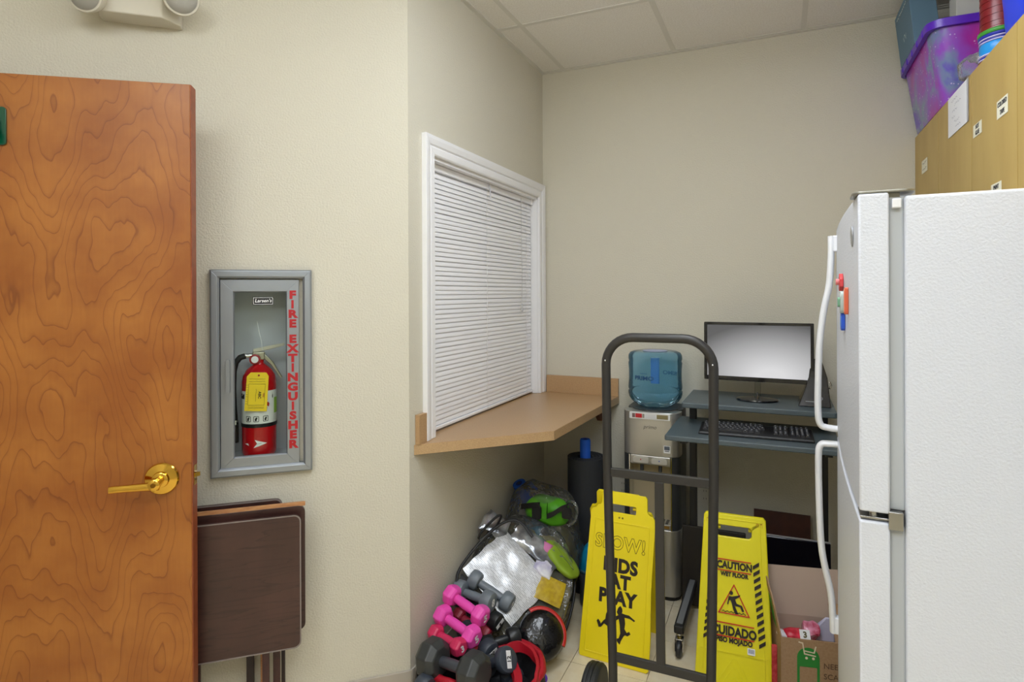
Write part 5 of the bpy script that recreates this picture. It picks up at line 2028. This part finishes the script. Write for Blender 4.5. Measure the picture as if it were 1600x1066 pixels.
# --- red bag under the dumbbells
m_redbag = mat('bag_red', (176, 16, 38), .55, bump=(60, .3, .002))
m_blkbag = mat('bag_black_mesh', (30, 30, 34), .7, bump=(240, .5, .002))
rbg = thing('red_tote', 'open red and black tote holding the heap of dumbbells', 'bag', (-1.02, 1.975, 0), 0)
def basin(t_, k):
    rx, ry = .245 - .015 * sin(2 * t_), .185
    return rx, ry
b = MB()
rings = []
for sc, z in ((.82, .002), (.96, .03), (1.0, .09), (.98, .135), (.93, .135), (.94, .09), (.88, .03), (.6, .014)):
    rings.append([(.245 * sc * cos(2 * pi * k / 40), .185 * sc * sin(2 * pi * k / 40), z) for k in range(40)])
b.loft(rings)
b.rough(.010, 9, 2, .001)
for v in b.bm.verts:
    w = v.co + Vector((-1.02, 1.975, 0))
    off = N1[0] * w.x + N1[1] * w.y - K1
    if off < .012:
        v.co += Vector((N1[0], N1[1], 0)) * (.012 - off)
    if w.x < -1.25:
        v.co.x = -.23
b.build('bag_body', m_blkbag, rbg, smooth=60)
b = MB()
loop = []
for k in range(44):
    a = 2 * pi * k / 44
    x, y = .235 * cos(a), .178 * sin(a)
    w = Vector((x - 1.02, y + 1.975, 0))
    off = N1[0] * w.x + N1[1] * w.y - K1
    if off < .03:
        x += N1[0] * (.03 - off)
        y += N1[1] * (.03 - off)
    if x < -.22:
        x = -.22
    loop.append((x, y, .140 + .010 * sin(3 * a)))
b.tube(loop, .014, 10, closed=True)
b.rough(.006, 25, 5)
b.build('red_rim', m_redbag, rbg, smooth=60)
b = MB()
P = [(.09, -.02, .150), (.085, .035, .172), (.11, .075, .182), (.16, .075, .176), (.205, .045, .162), (.235, -.02, .146), (.24, -.09, .14)]
pts = smooth_path([Vector(p_) for p_ in P], 2)
b.loft([[q + Vector((.004, -.006, -.020)), q + Vector((.010, .006, -.020)), q + Vector((.004, .006, .016)), q + Vector((-.004, -.004, .018))] for q in pts])
b.rough(.005, 30, 6)
b.build('red_flap', m_redbag, rbg, smooth=50)
b = MB()
P = [(.105, .03, .150), (.13, .0, .142), (.165, -.04, .136), (.19, -.10, .13)]
pts = smooth_path([Vector(p_) for p_ in P], 2)
b.loft([[q + Vector((.008, .008, -.01)), q + Vector((.014, .012, .01)), q + Vector((-.008, -.006, .016)), q + Vector((-.012, -.010, -.006))] for q in pts])
b.build('red_strap', m_redbag, rbg, smooth=50)

# --- dumbbells
m_pink = mat('vinyl_pink', (232, 78, 178), .42)
m_rpink = mat('vinyl_rose', (206, 46, 92), .42)
m_dred = mat('vinyl_dark_rose', (150, 28, 52), .42)
m_dgrey = mat('vinyl_grey', (112, 120, 128), .42)
m_char = mat('vinyl_charcoal', (58, 64, 74), .42)
m_blk = mat('vinyl_black', (34, 36, 38), .38)
m_hexm = mat('rubber_black', (52, 54, 54), .45, bump=(90, .15, .001))
m_num = mat('number_white', (225, 225, 228), .5)
def dumbbell(label, A, B, r, hl, rh, m, num, roll=0, sides=6, group='dumbbells in the corner', handle=None, band=False):
    A, B = Vector(A), Vector(B)
    d = (B - A)
    L = d.length
    d.normalize()
    t = thing('dumbbell', label, 'dumbbell', (0, 0, 0), 0, group)
    q = d.to_track_quat('X', 'Z')
    t.matrix_world = Matrix.Translation((A + B) / 2) @ q.to_matrix().to_4x4() @ Matrix.Rotation(R(roll), 4, 'X')
    Mx = Matrix.Rotation(R(90), 4, 'Y')
    b = MB()
    b.lathe([(rh * .9, -L / 2), (rh, -L / 2 + hl * .5), (rh * 1.08, -L * .14), (rh * 1.12, 0), (rh * 1.08, L * .14), (rh, L / 2 - hl * .5), (rh * .9, L / 2)], 18, Mx)
    b.build('handle', handle or m, t, smooth=50)
    for s_ in (-1, 1):
        b = MB()
        if sides == 6:
            prof = [(r * .74, -hl / 2), (r * .93, -hl * .34), (r, -hl * .12), (r, hl * .12), (r * .93, hl * .34), (r * .74, hl / 2)]
            b.lathe(prof, 6, Matrix.Translation((s_ * L / 2, 0, 0)) @ Mx)
            b.build('head', m, t, smooth=0, bevel=r * .10, seg=3)
        elif sides == 8:
            prof = [(r * .70, -hl / 2), (r, -hl * .24), (r, hl * .24), (r * .70, hl / 2)]
            b.lathe(prof, 8, Matrix.Translation((s_ * L / 2, 0, 0)) @ Mx @ Matrix.Rotation(R(22.5), 4, 'Z'))
            b.build('head', m, t, smooth=0, bevel=r * .06, seg=2)
        else:
            prof = [(r * .62, -hl / 2), (r * .90, -hl * .42), (r, -hl * .22), (r, hl * .22), (r * .90, hl * .42), (r * .70, hl / 2), (r * .3, hl / 2)]
            b.lathe(prof, 28, Matrix.Translation((s_ * L / 2, 0, 0)) @ Mx)
            b.build('head', m, t, smooth=40)
    if num:
        for s_ in (1, -1):
            b = MB()
            Mn = Matrix.Translation((s_ * (L / 2 + hl / 2 + .0003), 0, 0)) @ Matrix.Rotation(R(90 * s_), 4, 'Z')
            if band:
                b.box(-r * .62, r * .62, -.0012, 0, -r * .20, r * .24, Mn)
                p_ = b.build('number_band', m_num, t, smooth=0)
                b = MB()
                b.text(num, r * .5, 0, 0, -.0016, Mn, bold=.0006)
                b.build('number', m_blk, p_, smooth=0)
            else:
                b.text(num, r * .95, 0, 0, -.0004, Mn, bold=r * .03)
                b.build('number', m_num, t, smooth=0)
    return t
dumbbell('bright pink dumbbell on top of the heap, marked 5', (-1.194, 2.062, .303), (-1.05, 2.028, .270), .042, .052, .0165, m_pink, '5', 10)
dumbbell('bright pink dumbbell marked 5, the lower of the two bright pink ones', (-1.2, 2.004, .249), (-1.051, 1.961, .226), .042, .052, .0165, m_pink, '5', 25)
dumbbell('rose pink dumbbell marked 3 at the left of the heap, above the big black hex', (-1.199, 1.95, .208), (-1.077, 1.906, .210), .034, .046, .0145, m_rpink, '3', 15)
dumbbell('dark rose dumbbell marked 3 half hidden under the bright pink ones', (-1.195, 2.116, .195), (-1.069, 2.107, .156), .031, .044, .0145, m_dred, '3', 5)
dumbbell('grey dumbbell resting behind the topmost pink one', (-1.213, 2.160, .272), (-1.077, 2.147, .262), .042, .05, .016, m_dgrey, '8', 0, 0)
dumbbell('grey dumbbell lying highest against the silver pack', (-1.171, 2.215, .300), (-1.024, 2.215, .240), .039, .05, .016, m_dgrey, '8', 0, 0)
dumbbell('charcoal dumbbell with a white 10 band in the middle of the heap', (-1.13, 2.070, .168), (-1.015, 2.022, .150), .040, .05, .016, m_char, '10', 20, 0, band=True)
dumbbell('black dumbbell with a white 8 mark under the grey ones', (-1.15, 2.172, .205), (-1.041, 2.142, .192), .036, .048, .015, m_blk, '8', 30, 0, band=True)
dumbbell('black dumbbell lying crosswise beside the round red rimmed case', (-.955, 2.125, .160), (-1.03, 2.05, .150), .035, .05, .015, m_blk, '8', 0, 0)
dumbbell('charcoal dumbbell standing in the red tote loop with a white band', (-1.005, 1.985, .118), (-.908, 1.950, .178), .045, .04, .017, m_char, '12', 70, 0, band=True)
dumbbell('black dumbbell marked 5 below the rose pink one', (-1.155, 1.958, .145), (-1.035, 1.925, .160), .036, .048, .015, m_blk, '5', 0, 0)
dumbbell('charcoal dumbbell deep in the right end of the red tote', (-.90, 1.985, .095), (-.830, 1.885, .100), .046, .055, .017, m_char, None, 0, 8)
dumbbell('charcoal dumbbell at the left front edge of the red tote', (-1.135, 1.760, .135), (-1.00, 1.742, .11), .042, .05, .016, m_char, None, 0, 0)
dumbbell('big black eight sided rubber dumbbell at the front of the heap', (-1.142, 1.835, .192), (-.960, 1.803, .205), .070, .085, .0175, m_hexm, None, 0, 8, handle=mat('handle_dark_steel', (90, 94, 104), .35, metal=.6))
b = MB()
b.ell(.022, .02, .02, (0, 0, .021), 16, 10)
pb = b.build('purple_ball', mat('ball_purple', (96, 40, 200), .35), smooth=60)
pb.location = (-.84, 2.135, 0)
tag(pb, 'small purple ball on the floor between the red tote and the clear bag', 'ball')
